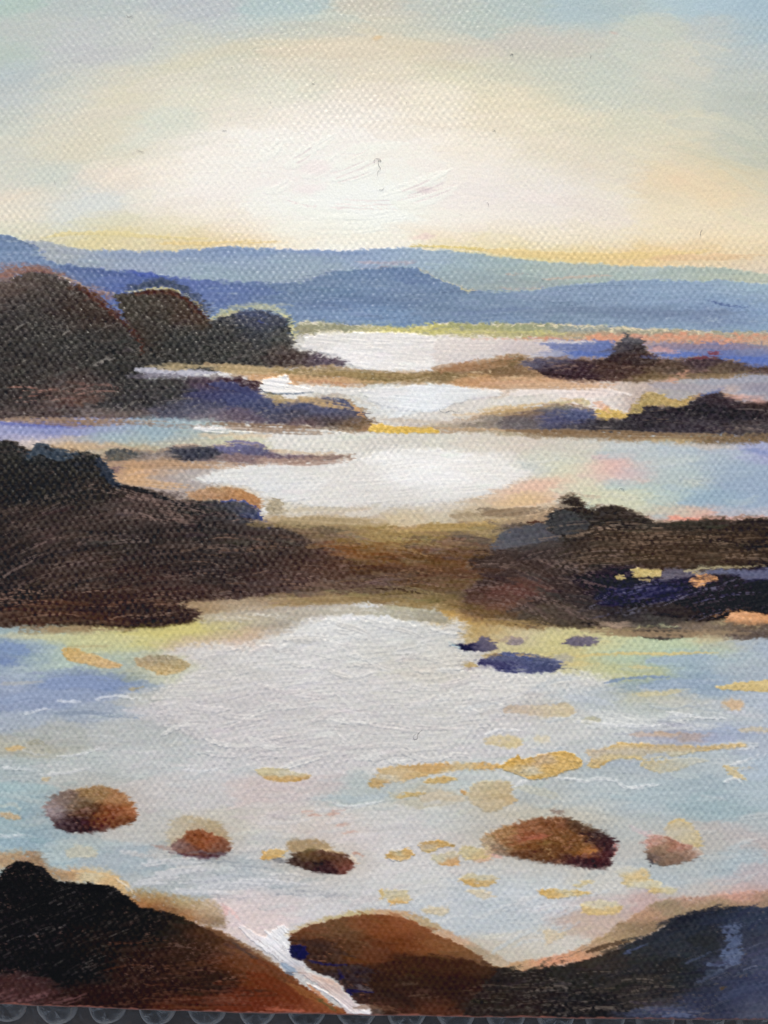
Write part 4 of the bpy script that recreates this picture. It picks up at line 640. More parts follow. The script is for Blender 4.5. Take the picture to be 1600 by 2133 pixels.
comb(66, (1200,1600), (1100,1180), -1, [(150,122,100),(128,102,84)], L=(90,200), inside=ids('painted_right_shore'), al=(.25,.5))
comb(75, (970,1300), (1150,1300), lambda a, b: 26*math.exp(-((a-1140)/90)**2)*(1 if b > 1185 else -1), [(140,116,108),(120,98,92)], inside=ids('painted_right_shore'), al=(.25,.5))
comb(36, (1260,1560), (1205,1280), -12, [(84,84,120),(110,108,130)], w=(8,14), inside=ids('painted_night_blue_bank','painted_right_shore'))
comb(90, (0,620), (590,870), -24, [(120,114,106),(136,128,120)], L=(20,60), w=(6,12), dry=(.6,.78), inside=ids('painted_headland','painted_shoal'))
comb(24, (40,260), (800,870), 0, [(176,120,104),(150,110,100)], L=(40,100), w=(5,10), inside=ids('painted_headland'))
comb(45, (1100,1600), (740,910), 0, [(110,96,92),(140,116,96)], L=(50,120), w=(6,12), inside=ids('painted_islet'))
COL[:] = np.where((Y > 1290)[..., None], COL*np.array((.965, .967, .955), np.float32) + 2*vn(X/30, Y/9, 2)[..., None], COL)
FILL[:] = np.where(np.isin(PID, list(ids('painted_right_shore','painted_night_blue_bank','painted_slate_slope','painted_dark_boulder'))), .6, FILL)
# ------- colour patches in the near water
def glint(pts, c3=(196,152,84), **k):
    k.setdefault('f', 1.4); k.setdefault('e', 2.0); k.setdefault('st', 10); k.setdefault('h', .9); k.setdefault('wv', .7); k.setdefault('rim', .84); k.setdefault('idcut', .3)
    reg('painted_gold_glint', pts, c3, **k)
blob(60,1325,60,6,(216,196,130),.5); blob(380,1312,90,9,(212,194,96),.7,-5); blob(200,1330,90,8,(204,198,130),.6)
reg('painted_ochre_patch', [(128,1352),(150,1350),(190,1362),(220,1372),(250,1384),(248,1391),(210,1390),(170,1382),(140,1372)], [(150,1362,206,158,80),(200,1376,206,160,92),(240,1386,206,156,96)], f=1.8, e=3, st=12, h=.8, cover=.95)
stroke([(140,1348),(200,1346),(236,1346)], 6, (176,160,106), al=.7, dry=.4)
reg('painted_ochre_patch', [(282,1372),(310,1366),(345,1364),(370,1370),(392,1380),(396,1392),(370,1402),(335,1407),(320,1398),(290,1388)], [(310,1372,150,140,120),(350,1376,150,144,124),(380,1392,186,156,100),(340,1400,206,158,84),(300,1384,196,160,110)], f=2, e=3, st=14, h=.8, cover=.95)
stroke([(255,1418),(290,1408),(330,1410)], 12, (150,156,140), al=.6, dry=.5); stroke([(270,1436),(300,1430)], 6, (176,156,110), al=.7); stroke([(0,1426),(50,1422),(90,1420)], 8, (176,172,160), al=.5)
stroke([(0,1345),(30,1350),(60,1356)], 22, (112,146,208), al=.7, dry=.3); stroke([(0,1378),(24,1380),(46,1374)], 14, (108,140,208), al=.7); 
stroke([(90,1428),(160,1420),(230,1424),(256,1428)], 26, (124,150,206), 'painted_blue_reflection', al=.85, dry=.25, h=.6); stroke([(0,1462),(60,1450),(140,1446),(190,1440)], 20, (136,160,208), al=.7, dry=.35)
stroke([(120,1488),(180,1484),(230,1490),(290,1497)], 8, (130,146,172), al=.7, dry=.3)
for pts in [[(46,1488),(70,1482),(95,1476),(106,1476)],[(122,1460),(150,1461),(172,1464)],[(200,1458),(240,1450),(310,1460)],[(10,1602),(50,1602),(86,1608)],[(84,1614),(130,1610),(190,1600)],[(120,1576),(170,1570),(210,1558)],[(380,1603),(420,1604),(455,1602)],[(4,1600),(30,1596)],[(0,1738),(20,1742),(48,1738)],[(560,1822),(600,1820),(640,1826)],[(690,1672),(730,1680),(800,1668)]]:
    stroke(pts, 6, (222,225,230), 'painted_ripple', al=.55, dry=.38, h=1.3, st=4)
reg('painted_gold_glint', [(10,1558),(30,1554),(52,1554),(50,1560),(30,1565),(12,1562)], (198,170,122), f=1.6, e=2, cover=.9); stroke([(60,1548),(80,1544),(98,1552)], 10, (152,148,128), al=.7, dry=.4)
glint([(86,1623),(100,1618),(104,1624),(94,1628)], (196,176,140)); 
glint([(534,1602),(560,1598),(600,1603),(642,1613),(640,1622),(600,1628),(570,1626),(548,1618)], [(560,1606,200,184,140),(600,1612,198,188,156),(580,1624,196,156,92),(610,1624,196,152,88)], sx=12, sy=4)
glint([(765,1634),(785,1610),(800,1598),(900,1590),(1000,1590),(1035,1592),(1030,1602),(960,1604),(900,1612),(850,1626),(810,1630),(790,1640)], [(780,1628,190,150,90),(810,1606,200,170,120),(820,1620,200,186,160),(900,1594,202,156,92),(960,1598,204,176,126),(1020,1596,202,158,92),(850,1620,200,162,102)], sx=16, sy=4)
glint([(886,1625),(920,1618),(958,1622),(930,1630),(895,1631)], (200,166,104))
reg('painted_gold_glint', [(1038,1598),(1050,1588),(1068,1580),(1080,1572),(1088,1580),(1130,1570),(1165,1566),(1188,1568),(1205,1578),(1214,1590),(1206,1600),(1180,1606),(1150,1618),(1110,1625),(1090,1620),(1080,1614),(1060,1608)],
    [(1060,1592,208,160,74),(1085,1580,204,156,74),(1130,1586,196,160,112),(1180,1580,212,162,72),(1190,1596,206,158,72),(1150,1600,208,160,76),(1110,1606,196,182,150),(1080,1604,196,170,120),(1110,1622,206,160,78),(1160,1612,204,158,78)], f=1.2, e=1.5, st=12, sx=13, sy=5, h=1.8, wv=.3, rim=.92)
reg('painted_gold_glint', [(1222,1560),(1240,1560),(1270,1552),(1290,1547),(1330,1549),(1400,1553),(1480,1552),(1550,1548),(1548,1556),(1480,1562),(1400,1576),(1340,1582),(1310,1580),(1280,1582),(1250,1596),(1234,1600),(1222,1592),(1232,1580),(1220,1572)],
    [(1230,1568,196,168,130),(1290,1552,212,166,84),(1300,1566,198,172,128),(1240,1592,208,160,74),(1290,1578,210,172,90),(1400,1558,206,168,100),(1400,1570,196,178,130),(1500,1556,206,170,104)], f=1.4, e=2.5, st=12, sx=18, sy=4, h=1.2, wv=.4, rim=.72, idcut=.35)
glint([(1336,1588),(1380,1582),(1440,1578),(1480,1582),(1450,1592),(1400,1606),(1370,1610),(1345,1600)], [(1350,1592,200,176,120),(1400,1598,190,178,140),(1450,1586,186,184,160)], sx=16, sy=5, cover=.85)
stroke([(1340,1578),(1380,1572),(1400,1580)], 9, (156,170,186), al=.7)
glint([(1505,1594),(1520,1594),(1530,1604),(1556,1620),(1545,1626),(1524,1616),(1508,1604)], [(1515,1598,208,178,112),(1545,1620,208,176,112)]); stroke([(1510,1600),(1560,1600),(1582,1603)], 3, (206,176,120), al=.8)
reg('painted_gold_glint', [(1488,1430),(1510,1426),(1540,1421),(1580,1418),(1640,1418),(1640,1438),(1580,1440),(1540,1438),(1505,1436)], (212,178,104), f=1.6, e=2.5, st=10, h=.9)
oval('painted_peach_glint', 1506,1456,1550,1480, (206,176,142), f=5, cover=.9)
stroke([(1200,1366),(1290,1362),(1400,1362),(1495,1360)], 6, (216,186,104), 'painted_gold_glint', al=.85, dry=.3, idcut=.4); stroke([(1170,1384),(1220,1382),(1262,1386)], 10, (212,186,110), al=.7, dry=.4); stroke([(1310,1390),(1370,1390)], 5, (206,184,120), al=.7)
stroke([(1320,1446),(1380,1444),(1430,1436)], 9, (202,188,140), al=.7, dry=.4)
stroke([(1350,1378),(1420,1372),(1495,1368)], 16, (148,176,200), 'painted_blue_reflection', al=.7, dry=.3); stroke([(1260,1424),(1300,1414),(1360,1410),(1400,1410)], 6, (118,148,194), 'painted_blue_reflection', al=.85, dry=.3); stroke([(1340,1430),(1400,1424),(1480,1424),(1500,1420)], 20, (138,166,200), 'painted_blue_reflection', al=.75, dry=.3)
stroke([(1180,1452),(1240,1460),(1280,1470)], 14, (182,192,206), al=.5)
reg('painted_ochre_patch', [(1050,1472),(1080,1468),(1140,1468),(1180,1464),(1196,1476),(1190,1492),(1140,1494),(1090,1488),(1054,1486)], [(1070,1478,192,172,152),(1120,1482,198,182,160),(1170,1484,200,184,150)], f=2, e=3, st=10, cover=.93)
reg('painted_ochre_patch', [(1208,1500),(1225,1494),(1245,1493),(1250,1500),(1230,1508),(1214,1506)], (180,176,150), f=2, e=2, cover=.9)
reg('painted_ochre_patch', [(1008,1538),(1040,1532),(1080,1535),(1092,1545),(1080,1556),(1045,1556),(1015,1550)], [(1030,1542,206,190,158),(1070,1552,208,188,140)], f=3, e=3, cover=.85); oval('painted_ochre_patch', 1112,1530,1146,1548, (206,196,170), f=4, cover=.75)
reg('painted_mauve_streak', [(1310,1530),(1330,1524),(1380,1526),(1440,1528),(1500,1530),(1540,1536),(1500,1546),(1440,1546),(1380,1544),(1350,1538),(1320,1534)], [(1330,1528,190,168,156),(1380,1528,196,166,140),(1380,1540,160,164,186),(1440,1536,170,152,148),(1500,1540,150,164,200)], f=1.8, e=4, st=8, sx=18, sy=4, cover=.95)
stroke([(1540,1522),(1570,1520),(1610,1524)], 12, (206,182,140), al=.7, dry=.4); stroke([(1480,1522),(1520,1520),(1540,1524)], 9, (150,172,214), al=.7)
for pts in [[(1065,1640),(1082,1632),(1100,1624)],[(1160,1621),(1200,1624),(1225,1630),(1240,1622),(1280,1625),(1292,1634),(1310,1642),(1340,1636),(1380,1632)],[(1310,1640),(1345,1638),(1378,1633)],[(1522,1594),(1560,1582),(1610,1564)],[(1540,1562),(1580,1554)],[(1508,1630),(1530,1622),(1545,1632)],[(1040,1612),(1060,1620),(1090,1632)],[(1010,1530),(1050,1520),(1090,1524)],[(1200,1500),(1260,1508),(1330,1512),(1400,1508)],[(1390,1484),(1440,1492),(1520,1498)]]:
    stroke(pts, 6.5, (228,229,231), 'painted_ripple', al=.62, dry=.38, h=1.5, st=4)
reg('painted_ochre_blot', [(975,1642),(990,1630),(1030,1626),(1062,1630),(1070,1645),(1068,1660),(1074,1670),(1060,1676),(1040,1688),(1010,1690),(985,1672),(972,1658)], [(1000,1640,194,180,148),(1060,1650,188,168,130),(1020,1670,188,174,146),(1065,1670,200,160,100)], f=1.8, e=2, st=9, h=1)
stroke([(1080,1640),(1130,1650),(1170,1664)], 16, (186,184,160), al=.6); stroke([(880,1664),(920,1656),(970,1670)], 18, (200,182,156), al=.6); glint([(962,1648),(968,1646),(971,1654),(964,1655)], (200,150,90)); glint([(800,1662),(820,1658),(812,1652),(880,1650),(878,1656),(840,1662)], (194,166,110), cover=.9)
stroke([(720,1670),(780,1660),(840,1654)], 12, (168,184,192), al=.7, dry=.3); stroke([(670,1668),(700,1660),(740,1662)], 12, (166,186,192), al=.6)

# ------- the five rocks in the near water
for q in [(188,1684,104,54,(176,160,146),.5),(415,1752,74,40,(184,168,146),.5),(666,1792,86,38,(188,172,150),.5),(1140,1752,160,64,(184,168,146),.6),(1403,1762,78,48,(184,168,146),.5)]: blob(*q)
reg('painted_rock|round brown rock at the left of the near water', [(92,1690),(105,1662),(140,1648),(178,1640),(210,1636),(245,1645),(270,1662),(284,1684),(283,1705),(265,1718),(235,1726),(205,1733),(165,1735),(128,1728),(104,1708)],
    [(110,1690,150,134,134),(135,1668,130,110,104),(200,1652,150,116,78),(245,1662,160,112,74),(275,1690,160,96,60),(180,1690,86,58,42),(160,1670,120,98,76),(230,1692,120,62,36),(260,1712,106,62,40),(150,1718,54,36,40),(190,1726,60,38,42),(205,1716,110,60,36),(130,1715,80,62,66)],
    f=2.5, e=4, st=13, sx=16, sy=9, sL=16, sT=2.4, ang=-8, h=1.2, gloss=.3, line=((170,130,110),.10,1.8,14))
stroke([(150,1732),(180,1730),(204,1728)], 5, (44,26,34), al=.8, dry=.3)
reg(None, [(350,1765),(356,1712),(385,1700),(420,1703),(455,1715),(476,1740),(480,1760),(430,1740),(390,1745)], [(380,1715,184,172,150),(430,1712,178,158,122),(460,1735,170,146,116)], f=4, e=4, cover=.9, st=9)
reg('painted_rock|small rust-red rock second from the left', [(358,1764),(372,1746),(395,1731),(420,1728),(450,1738),(472,1750),(480,1764),(478,1776),(450,1784),(400,1786),(372,1776)],
    [(400,1742,132,74,46),(430,1758,146,82,52),(400,1775,112,68,54),(370,1764,130,100,94),(460,1766,124,78,58),(450,1780,84,56,60)], f=2.2, e=3.5, st=12, sx=14, sy=8, h=1.1, ang=14, sL=18, gloss=.3)
stroke([(320,1762),(345,1766),(372,1768)], 9, (170,128,116), al=.6, dry=.55); stroke([(356,1774),(384,1782),(430,1786),(472,1780)], 6, (84,54,70), al=.7, dry=.45)
reg(None, [(600,1752),(640,1748),(680,1752),(690,1766),(660,1776),(610,1776)], (166,140,104), f=4, e=3, cover=.85); stroke([(572,1790),(600,1796)], 8, (80,84,96), al=.5)
reg('painted_rock|dark low rock with a pale rim in the middle', [(596,1792),(612,1778),(640,1770),(675,1770),(708,1774),(728,1784),(738,1796),(732,1810),(706,1822),(670,1820),(625,1808),(602,1802)],
    [(612,1792,62,46,42),(640,1782,104,80,56),(690,1786,92,62,48),(680,1808,54,34,38),(715,1800,96,62,50),(650,1800,64,44,40),(725,1806,120,70,60)], f=2, e=3.5, st=12, sx=14, sy=7, h=1.2, ang=10, sL=16, gloss=.3)
stroke([(728,1782),(742,1796),(736,1810)], 4, (222,198,172), al=.85, dry=.2, h=1.5); stroke([(664,1764),(690,1772),(720,1776)], 4, (206,176,130), al=.8)
glint([(545,1788),(552,1776),(570,1769),(590,1768),(596,1774),(588,1784),(570,1790),(552,1792)], [(560,1784,200,154,84),(580,1774,212,176,112)], h=1.4)
blob(1150,1700,150,16,(190,178,150),.5,4)
reg('painted_rock|largest rock, copper brown, right of the middle', [(998,1748),(1012,1738),(1040,1726),(1070,1716),(1110,1706),(1150,1700),(1185,1703),(1215,1716),(1240,1726),(1265,1736),(1282,1750),(1281,1772),(1268,1804),(1240,1808),(1200,1804),(1150,1800),(1100,1792),(1060,1784),(1020,1776),(1004,1764)],
    [(1010,1752,176,152,122),(1050,1735,160,118,78),(1060,1752,146,106,70),(1030,1768,134,112,92),(1100,1724,138,88,58),(1100,1760,120,76,44),(1090,1740,150,86,62),(1150,1720,126,80,54),(1160,1745,114,74,44),(1200,1740,122,80,50),(1200,1764,112,74,44),(1150,1780,106,68,42),(1100,1782,96,62,42),(1215,1722,86,62,46),(1240,1738,64,46,44),(1262,1756,62,40,44),(1250,1780,76,44,48),(1200,1795,66,40,44),(1170,1795,84,52,44),(1230,1773,170,108,58),(1225,1800,60,34,38)],
    f=2, e=3.5, st=14, sx=15, sy=7, sL=24, sT=2.2, ang=-6, h=1.5, gloss=.35, line=((196,140,104),.09,1.8,14), wv=.6)
stroke([(1060,1760),(1110,1746),(1150,1738)], 6, (176,92,72), al=.6, dry=.4); stroke([(1150,1690),(1170,1694),(1186,1700)], 9, (120,96,90), al=.6, dry=.5)
stroke([(1203,1732),(1222,1738),(1236,1750)], 6, (48,34,36), al=.7, dry=.3); stroke([(1270,1755),(1284,1762),(1276,1786)], 5, (190,110,105), al=.8, dry=.3)
stroke([(1130,1758),(1142,1772),(1155,1786)], 1.8, (222,186,130), al=.8, dry=.05, h=1.6); stroke([(1020,1780),(1060,1788)], 6, (222,164,150), al=.7); stroke([(1222,1776),(1240,1772)], 6, (190,124,62), al=.9, dry=.1)
glint([(1000,1766),(1016,1762),(1030,1780),(1020,1792),(1000,1796),(984,1786)], [(1010,1780,196,180,140),(1024,1790,220,160,130)], cover=.85, f=3)
reg('painted_ochre_blot', [(1385,1735),(1390,1716),(1410,1707),(1432,1710),(1446,1722),(1458,1740),(1462,1756),(1450,1768),(1420,1756),(1396,1746)], [(1400,1730,190,176,150),(1430,1740,190,178,150),(1436,1714,206,172,100),(1456,1752,206,170,96)], f=2, e=2, st=8, h=.8)
stroke([(1392,1716),(1415,1708),(1436,1714)], 5, (216,176,98), al=.9, dry=.1); stroke([(1448,1728),(1460,1745),(1460,1762)], 4, (214,180,110), al=.85)
reg('painted_rock|smallest rock, pinkish brown, nearest the right edge', [(1346,1745),(1360,1738),(1385,1742),(1415,1752),(1440,1762),(1463,1776),(1448,1790),(1420,1797),(1390,1803),(1362,1800),(1347,1788),(1344,1765)],
    [(1356,1750,196,134,118),(1375,1765,142,114,90),(1410,1762,172,120,100),(1400,1785,130,104,86),(1360,1788,104,86,78),(1430,1785,130,104,88),(1450,1778,176,140,120)], f=2.2, e=3.5, st=12, sx=13, sy=8, h=1.2, ang=16, sL=16, line=((200,160,130),.12,1.8,18))
stroke([(1350,1786),(1356,1800),(1352,1806)], 5, (40,36,48), al=.8, dry=.3); stroke([(1336,1735),(1350,1736),(1366,1730)], 10, (214,164,160), al=.6, dry=.4); stroke([(1440,1768),(1458,1776),(1466,1790)], 4, (206,186,160), al=.7)
glint([(801,1782),(815,1774),(835,1768),(855,1769),(863,1778),(855,1788),(838,1793),(815,1791)], [(815,1784,190,150,84),(830,1778,180,168,130),(850,1776,196,152,80),(840,1790,206,170,110)], sx=9, sy=4, h=1.6, f=1)
glint([(872,1762),(884,1753),(905,1751),(930,1753),(948,1761),(925,1764),(908,1770),(895,1774),(880,1770)], [(885,1758,188,146,80),(890,1765,180,166,140),(930,1758,190,150,84),(900,1772,214,176,100)], sx=9, sy=4, h=1.6, f=1)
glint([(900,1786),(915,1778),(945,1772),(956,1786),(954,1800),(935,1805),(912,1798)], [(915,1786,194,184,150),(940,1796,200,152,96),(935,1780,194,180,150)], sx=9, sy=4, cover=.93)
glint([(956,1770),(975,1762),(1002,1768),(1018,1780),(1000,1790),(975,1790),(960,1782)], [(975,1772,196,182,140),(1000,1782,196,170,116)], cover=.92)
glint([(955,1828),(975,1821),(1005,1821),(1034,1823),(1034,1835),(1022,1845),(990,1847),(968,1840)], [(1000,1826,196,184,150),(985,1840,204,160,90),(1020,1842,204,168,104)], sx=10, sy=4, cover=.95)
glint([(970,1855),(1000,1854),(1028,1866),(1012,1871),(988,1864)], (206,190,160), cover=.85)
glint([(790,1858),(810,1853),(845,1854),(852,1866),(852,1880),(830,1884),(806,1882),(806,1874)], [(820,1860,196,184,150),(835,1868,198,182,140),(830,1880,206,156,80)], sx=9, sy=4, cover=.97)
glint([(878,1896),(900,1890),(930,1892),(932,1904),(900,1904)], (202,186,156), cover=.85, f=3)
glint([(1120,1856),(1140,1852),(1180,1854),(1225,1858),(1230,1862),(1190,1868),(1160,1872),(1138,1868)], [(1145,1860,206,162,84),(1180,1858,200,184,140),(1150,1868,208,166,90),(1210,1862,206,172,104)], sx=10, sy=4, h=1.2)
glint([(1190,1846),(1215,1836),(1230,1830),(1218,1846)], (206,184,130), cover=.85)
glint([(1210,1892),(1220,1880),(1250,1876),(1285,1878),(1295,1888),(1290,1900),(1260,1905),(1215,1903)], [(1250,1884,204,194,160),(1225,1900,208,178,116),(1280,1900,208,178,116)], sx=12, sy=4, cover=.95)
reg('painted_gold_glint', [(1280,1815),(1310,1805),(1335,1806),(1350,1816),(1352,1828),(1380,1842),(1410,1850),(1406,1862),(1370,1858),(1345,1862),(1355,1852),(1320,1848),(1296,1840),(1300,1828)], [(1300,1812,196,190,168),(1330,1826,214,178,110),(1305,1834,208,180,120),(1330,1842,198,190,160),(1380,1850,200,188,150),(1360,1858,208,172,104)], f=1.8, e=2.5, sx=12, sy=5, cover=.96, h=1)
glint([(1124,1938),(1150,1938),(1180,1944),(1160,1958),(1140,1966),(1136,1950)], (204,186,156), cover=.8, f=4)
glint([(140,1772),(160,1762),(190,1763),(202,1774),(196,1786),(160,1786),(142,1784)], (186,182,160), f=3, cover=.9)
glint([(0,1693),(25,1694),(44,1702),(36,1707),(10,1705)], (186,162,128), cover=.85, f=2.5); stroke([(0,1680),(30,1676),(50,1690)], 8, (190,192,176), al=.5)
glint([(788,1856),(796,1852),(800,1868),(792,1872)], (200,170,110), cover=.8)
for (a, b) in [(630,1692),(690,1690),(700,1720),(640,1700),(715,1735),(680,1698)]: stroke([(a,b),(a+14,b-3),(a+28,b-2)], 6, (200,150,132), al=.6, dry=.5)
stroke([(735,1778),(760,1782)], 5, (190,140,120), al=.8)
stroke([(460,1884),(472,1896),(466,1912)], 10, (222,170,166), al=.6, dry=.4); stroke([(470,1886),(490,1904),(500,1920)], 6, (226,180,176), al=.6, dry=.4)
stroke([(1310,1720),(1350,1740)], 10, (208,170,176), al=.4)
for (a,b,c2,d) in [(280,1840,420,1836),(330,1822,460,1812),(420,1848,560,1846),(300,1800,440,1796),(500,1836,640,1842),(360,1858,480,1862)]: stroke([(a,b),((a+c2)/2,(b+d)/2-4),(c2,d)], 14, (202,202,209), al=.6, dry=.45, h=1.2)
for (a,b) in [(390,1776),(420,1792),(480,1804),(570,1862),(620,1856),(660,1864),(440,1868)]: stroke([(a,b),(a+40,b+1),(a+84,b+4)], 4, (120,128,142), al=.5, dry=.5)

local_dabs(500, (80,1500), (1630,1830), -8, L=(14,40), w=(3,6), carry=12, lum=14, chroma=6, al=.65, dry=.5, inside=ids('painted_rock'))
smear(bbox(-14, 1600, 1614, 1860), 6.0, 1.3, 8)
smear(bbox(-14, 1270, 1614, 1900), 3.0, 1.6, 7)
# ------- foreground
reg(None, [(-20,1802),(-20,1780),(30,1772),(80,1776),(100,1800),(130,1812),(200,1808),(240,1820),(270,1850),(320,1856),(400,1872),(450,1880),(470,1920),(440,1930),(300,1900),(200,1850),(100,1830)],
    [(20,1786,176,146,112),(70,1790,150,120,92),(110,1816,150,126,100),(140,1812,200,156,110),(200,1820,196,180,146),(250,1836,206,170,120),(320,1866,166,144,104),(310,1880,160,104,60),(370,1880,174,150,110),(430,1900,184,160,130),(340,1894,130,86,54),(400,1914,156,106,66),(450,1920,140,116,92)],
    f=5, e=4, st=10, sx=22, sy=9, ang=22, cover=.93, h=.6, sL=26)
stroke([(150,1812),(220,1822),(262,1840),(276,1862)], 5, (206,170,120), al=.7, dry=.35); stroke([(240,1830),(272,1852),(282,1866)], 4, (222,206,180), al=.8, h=1.2)
reg('painted_shore_rock|black rock filling the lower left corner', [(-330,1850),(-20,1826),(0,1820),(20,1800),(40,1795),(65,1796),(85,1810),(108,1830),(150,1838),(205,1840),(235,1848),(258,1862),(280,1880),(300,1890),(330,1896),(365,1904),(395,1920),(430,1930),(470,1946),(520,1976),(560,2000),(600,2028),(640,2058),(690,2090),(740,2118),(760,2170),(-330,2170)],
    [(-100,1950,20,20,22),(30,1850,20,20,22),(150,1880,17,17,19),(300,1920,22,21,21),(380,1932,34,29,26),(60,1970,20,19,22),(200,1980,26,21,19),(150,2010,18,18,20),(300,2010,42,28,22),(400,1980,52,36,28),(430,1940,84,56,36),(440,1960,66,42,28),(490,1960,120,82,54),(500,2010,94,50,26),(550,2030,112,56,28),(450,2040,46,32,26),(350,2060,44,28,22),(560,2070,106,46,24),(600,2040,110,78,50),(640,2075,126,64,34),(680,2090,156,98,54),(500,2092,108,50,30),(200,2085,40,25,22),(50,2080,66,44,44),(600,2100,116,54,34),(400,2100,84,42,26),(660,2106,128,60,38),(540,1998,128,88,58)],
    f=2, e=3, st=5, sx=30, sy=16, sL=30, sT=2.2, ang=-16, h=1.0, line=((120,92,82),.05,1.6,13), gloss=.10, fill=.55, wv=.4)
for i in range(90):
    a = rr.uniform(0, 480); b = rr.uniform(max(1860, 1830 + a*0.28), 2088); l = rr.uniform(30, 80); t = math.radians(-20 + a*.03 + rr.uniform(-5, 5)); dk = max(0, min(1, (a-150)/350 + (b-1980)/400))
    c3 = tuple(int(p*(1-dk) + q*dk) for p, q in zip((30,27,29), (96,60,46)))
    stroke([(a - l/2*math.cos(t), b - l/2*math.sin(t)), (a, b+1), (a + l/2*math.cos(t), b + l/2*math.sin(t))], rr.uniform(4, 9), c3, al=.5, dry=.72, h=1.0, st=9)
for i in range(18):
    a = rr.uniform(0, 180); b = rr.uniform(2066, 2090); stroke([(a-26,b+8),(a,b),(a+30,b-9)], rr.uniform(3,6), (120,84,86), al=.5, dry=.6, h=.9)
for i in range(26):
    a = rr.uniform(330, 560); b = rr.uniform(2030, 2098); stroke([(a-40,b+1),(a,b),(a+44,b+1)], rr.uniform(3,6), (118,72,54) if i % 2 else (40,28,24), al=.5, dry=.6, h=.9)
stroke([(60,1804),(84,1808),(112,1834)], 9, (24,22,24), al=.95, dry=.1, h=1.6)
stroke([(150,1846),(220,1850),(270,1882),(300,1898)], 14, (14,14,17), al=.95, dry=.05, h=1.6)
for (pts, w, c3, al) in [([(430,1930),(490,1960),(560,2000),(620,2050)],12,(132,96,62),.7),([(480,1960),(540,2000),(600,2040)],6,(70,62,60),.6),([(600,2050),(660,2080),(720,2112)],14,(150,96,50),.75),([(520,2000),(560,2012),(640,2060)],12,(126,64,32),.6),([(640,2050),(672,2076),(690,2100)],6,(196,116,70),.7),([(660,2080),(680,2090),(700,2108)],5,(90,88,50),.7),([(520,2030),(590,2060),(640,2100)],26,(112,48,24),.7),([(540,2100),(600,2104),(700,2112)],5,(196,110,80),.7)]:
    stroke(pts, w, c3, al=al, dry=.4, h=1)
reg('painted_rivulet', [(496,1928),(520,1935),(545,1950),(562,1942),(590,1926),(604,1950),(610,1980),(618,1994),(628,2002),(640,2022),(670,2034),(700,2046),(722,2070),(745,2092),(775,2094),(800,2112),(812,2122),(740,2122),(712,2096),(690,2072),(660,2050),(628,2030),(598,2016),(575,1996),(550,1978),(520,1955)],
    [(520,1942,222,214,216),(560,1962,230,228,232),(590,1950,222,222,226),(600,1990,216,214,216),(606,2004,196,196,206),(622,2030,200,186,182),(650,2036,206,186,180),(690,2052,200,176,168),(690,2075,206,190,186),(725,2092,206,192,192),(770,2112,226,222,226)],
    f=1.6, e=2.2, st=7, sx=16, sy=9, h=2.0, fill=.8, ang=40, sL=40, line=((170,160,162),.08,2,24))
stroke([(590,2008),(604,2018),(620,2022)], 10, (130,158,190), al=.8, dry=.25); stroke([(596,2024),(612,2030)], 6, (70,84,110), al=.8)
stroke([(640,2048),(690,2074),(745,2118)], 4, (232,226,228), al=.9, h=2.2); stroke([(552,1938),(590,1960),(600,1985)], 5, (238,237,240), al=.8, h=2); stroke([(588,1930),(598,1948),(592,1958)], 4, (240,240,242), al=.8, h=2.2)
stroke([(655,2034),(690,2044),(715,2056)], 10, (206,170,152), al=.6, dry=.4)
reg(None, [(596,1950),(620,1930),(680,1912),(740,1896),(810,1895),(870,1905),(930,1938),(1000,1972),(1060,2006),(1040,2030),(940,1990),(840,1930),(700,1920),(640,1945)], [(640,1932,196,176,140),(720,1906,190,174,130),(820,1904,196,156,120),(880,1918,180,156,120),(950,1958,196,160,130),(1020,1998,186,166,140),(1000,1990,160,140,116)], f=4, e=4, cover=.85, st=9, ang=20)
reg('painted_shore_rock|rust brown rock at the bottom centre', [(606,1962),(606,1946),(640,1930),(690,1916),(740,1907),(800,1905),(850,1914),(880,1928),(910,1946),(960,1968),(1000,1992),(1030,2014),(1060,2030),(1060,2170),(800,2170),(800,2112),(778,2094),(748,2090),(722,2066),(700,2042),(660,2026),(634,2004),(616,1984)],
    [(640,1950,122,76,46),(700,1935,112,82,54),(760,1920,130,82,50),(800,1930,132,74,40),(850,1925,150,90,52),(850,1960,116,64,34),(780,1980,102,60,36),(720,1970,92,62,40),(660,1985,66,48,40),(640,1968,62,44,38),(900,1965,140,90,52),(950,1980,136,94,56),(1000,2004,120,90,60),(850,2010,64,40,28),(950,2020,62,40,28),(800,2050,56,40,30),(740,2050,52,40,42),(900,2080,54,36,28),(820,2100,76,50,38),(780,2086,62,44,40),(1000,2060,50,36,30),(880,2112,100,56,38),(830,2116,130,80,60)],
    f=2, e=3, st=8, sx=26, sy=13, sL=40, sT=2.3, ang=4, h=1.0, line=((150,100,70),.06,1.7,22), gloss=.16, fill=.45)
reg(None, [(770,2060),(785,2016),(820,2000),(870,1992),(930,1993),(980,2002),(1015,2014),(1045,2030),(1040,2130),(800,2130)], [(830,2010,66,42,28),(930,2010,66,42,28),(850,2050,54,38,28),(950,2060,52,36,28),(850,2090,58,40,32),(1000,2090,50,38,34),(900,2112,86,52,38)], f=2.5, e=2, st=8, al=.85, sx=30, sy=14, gloss=.14, fill=.45)
stroke([(606,1958),(640,1962),(690,1976),(740,1994)], 12, (54,42,40), al=.6, dry=.5); 
reg('painted_blue_accent', [(606,1972),(620,1968),(636,1974),(640,1990),(628,2000),(612,1996),(606,1988)], (20,18,88), f=1.5, e=2, st=8, h=1.6)
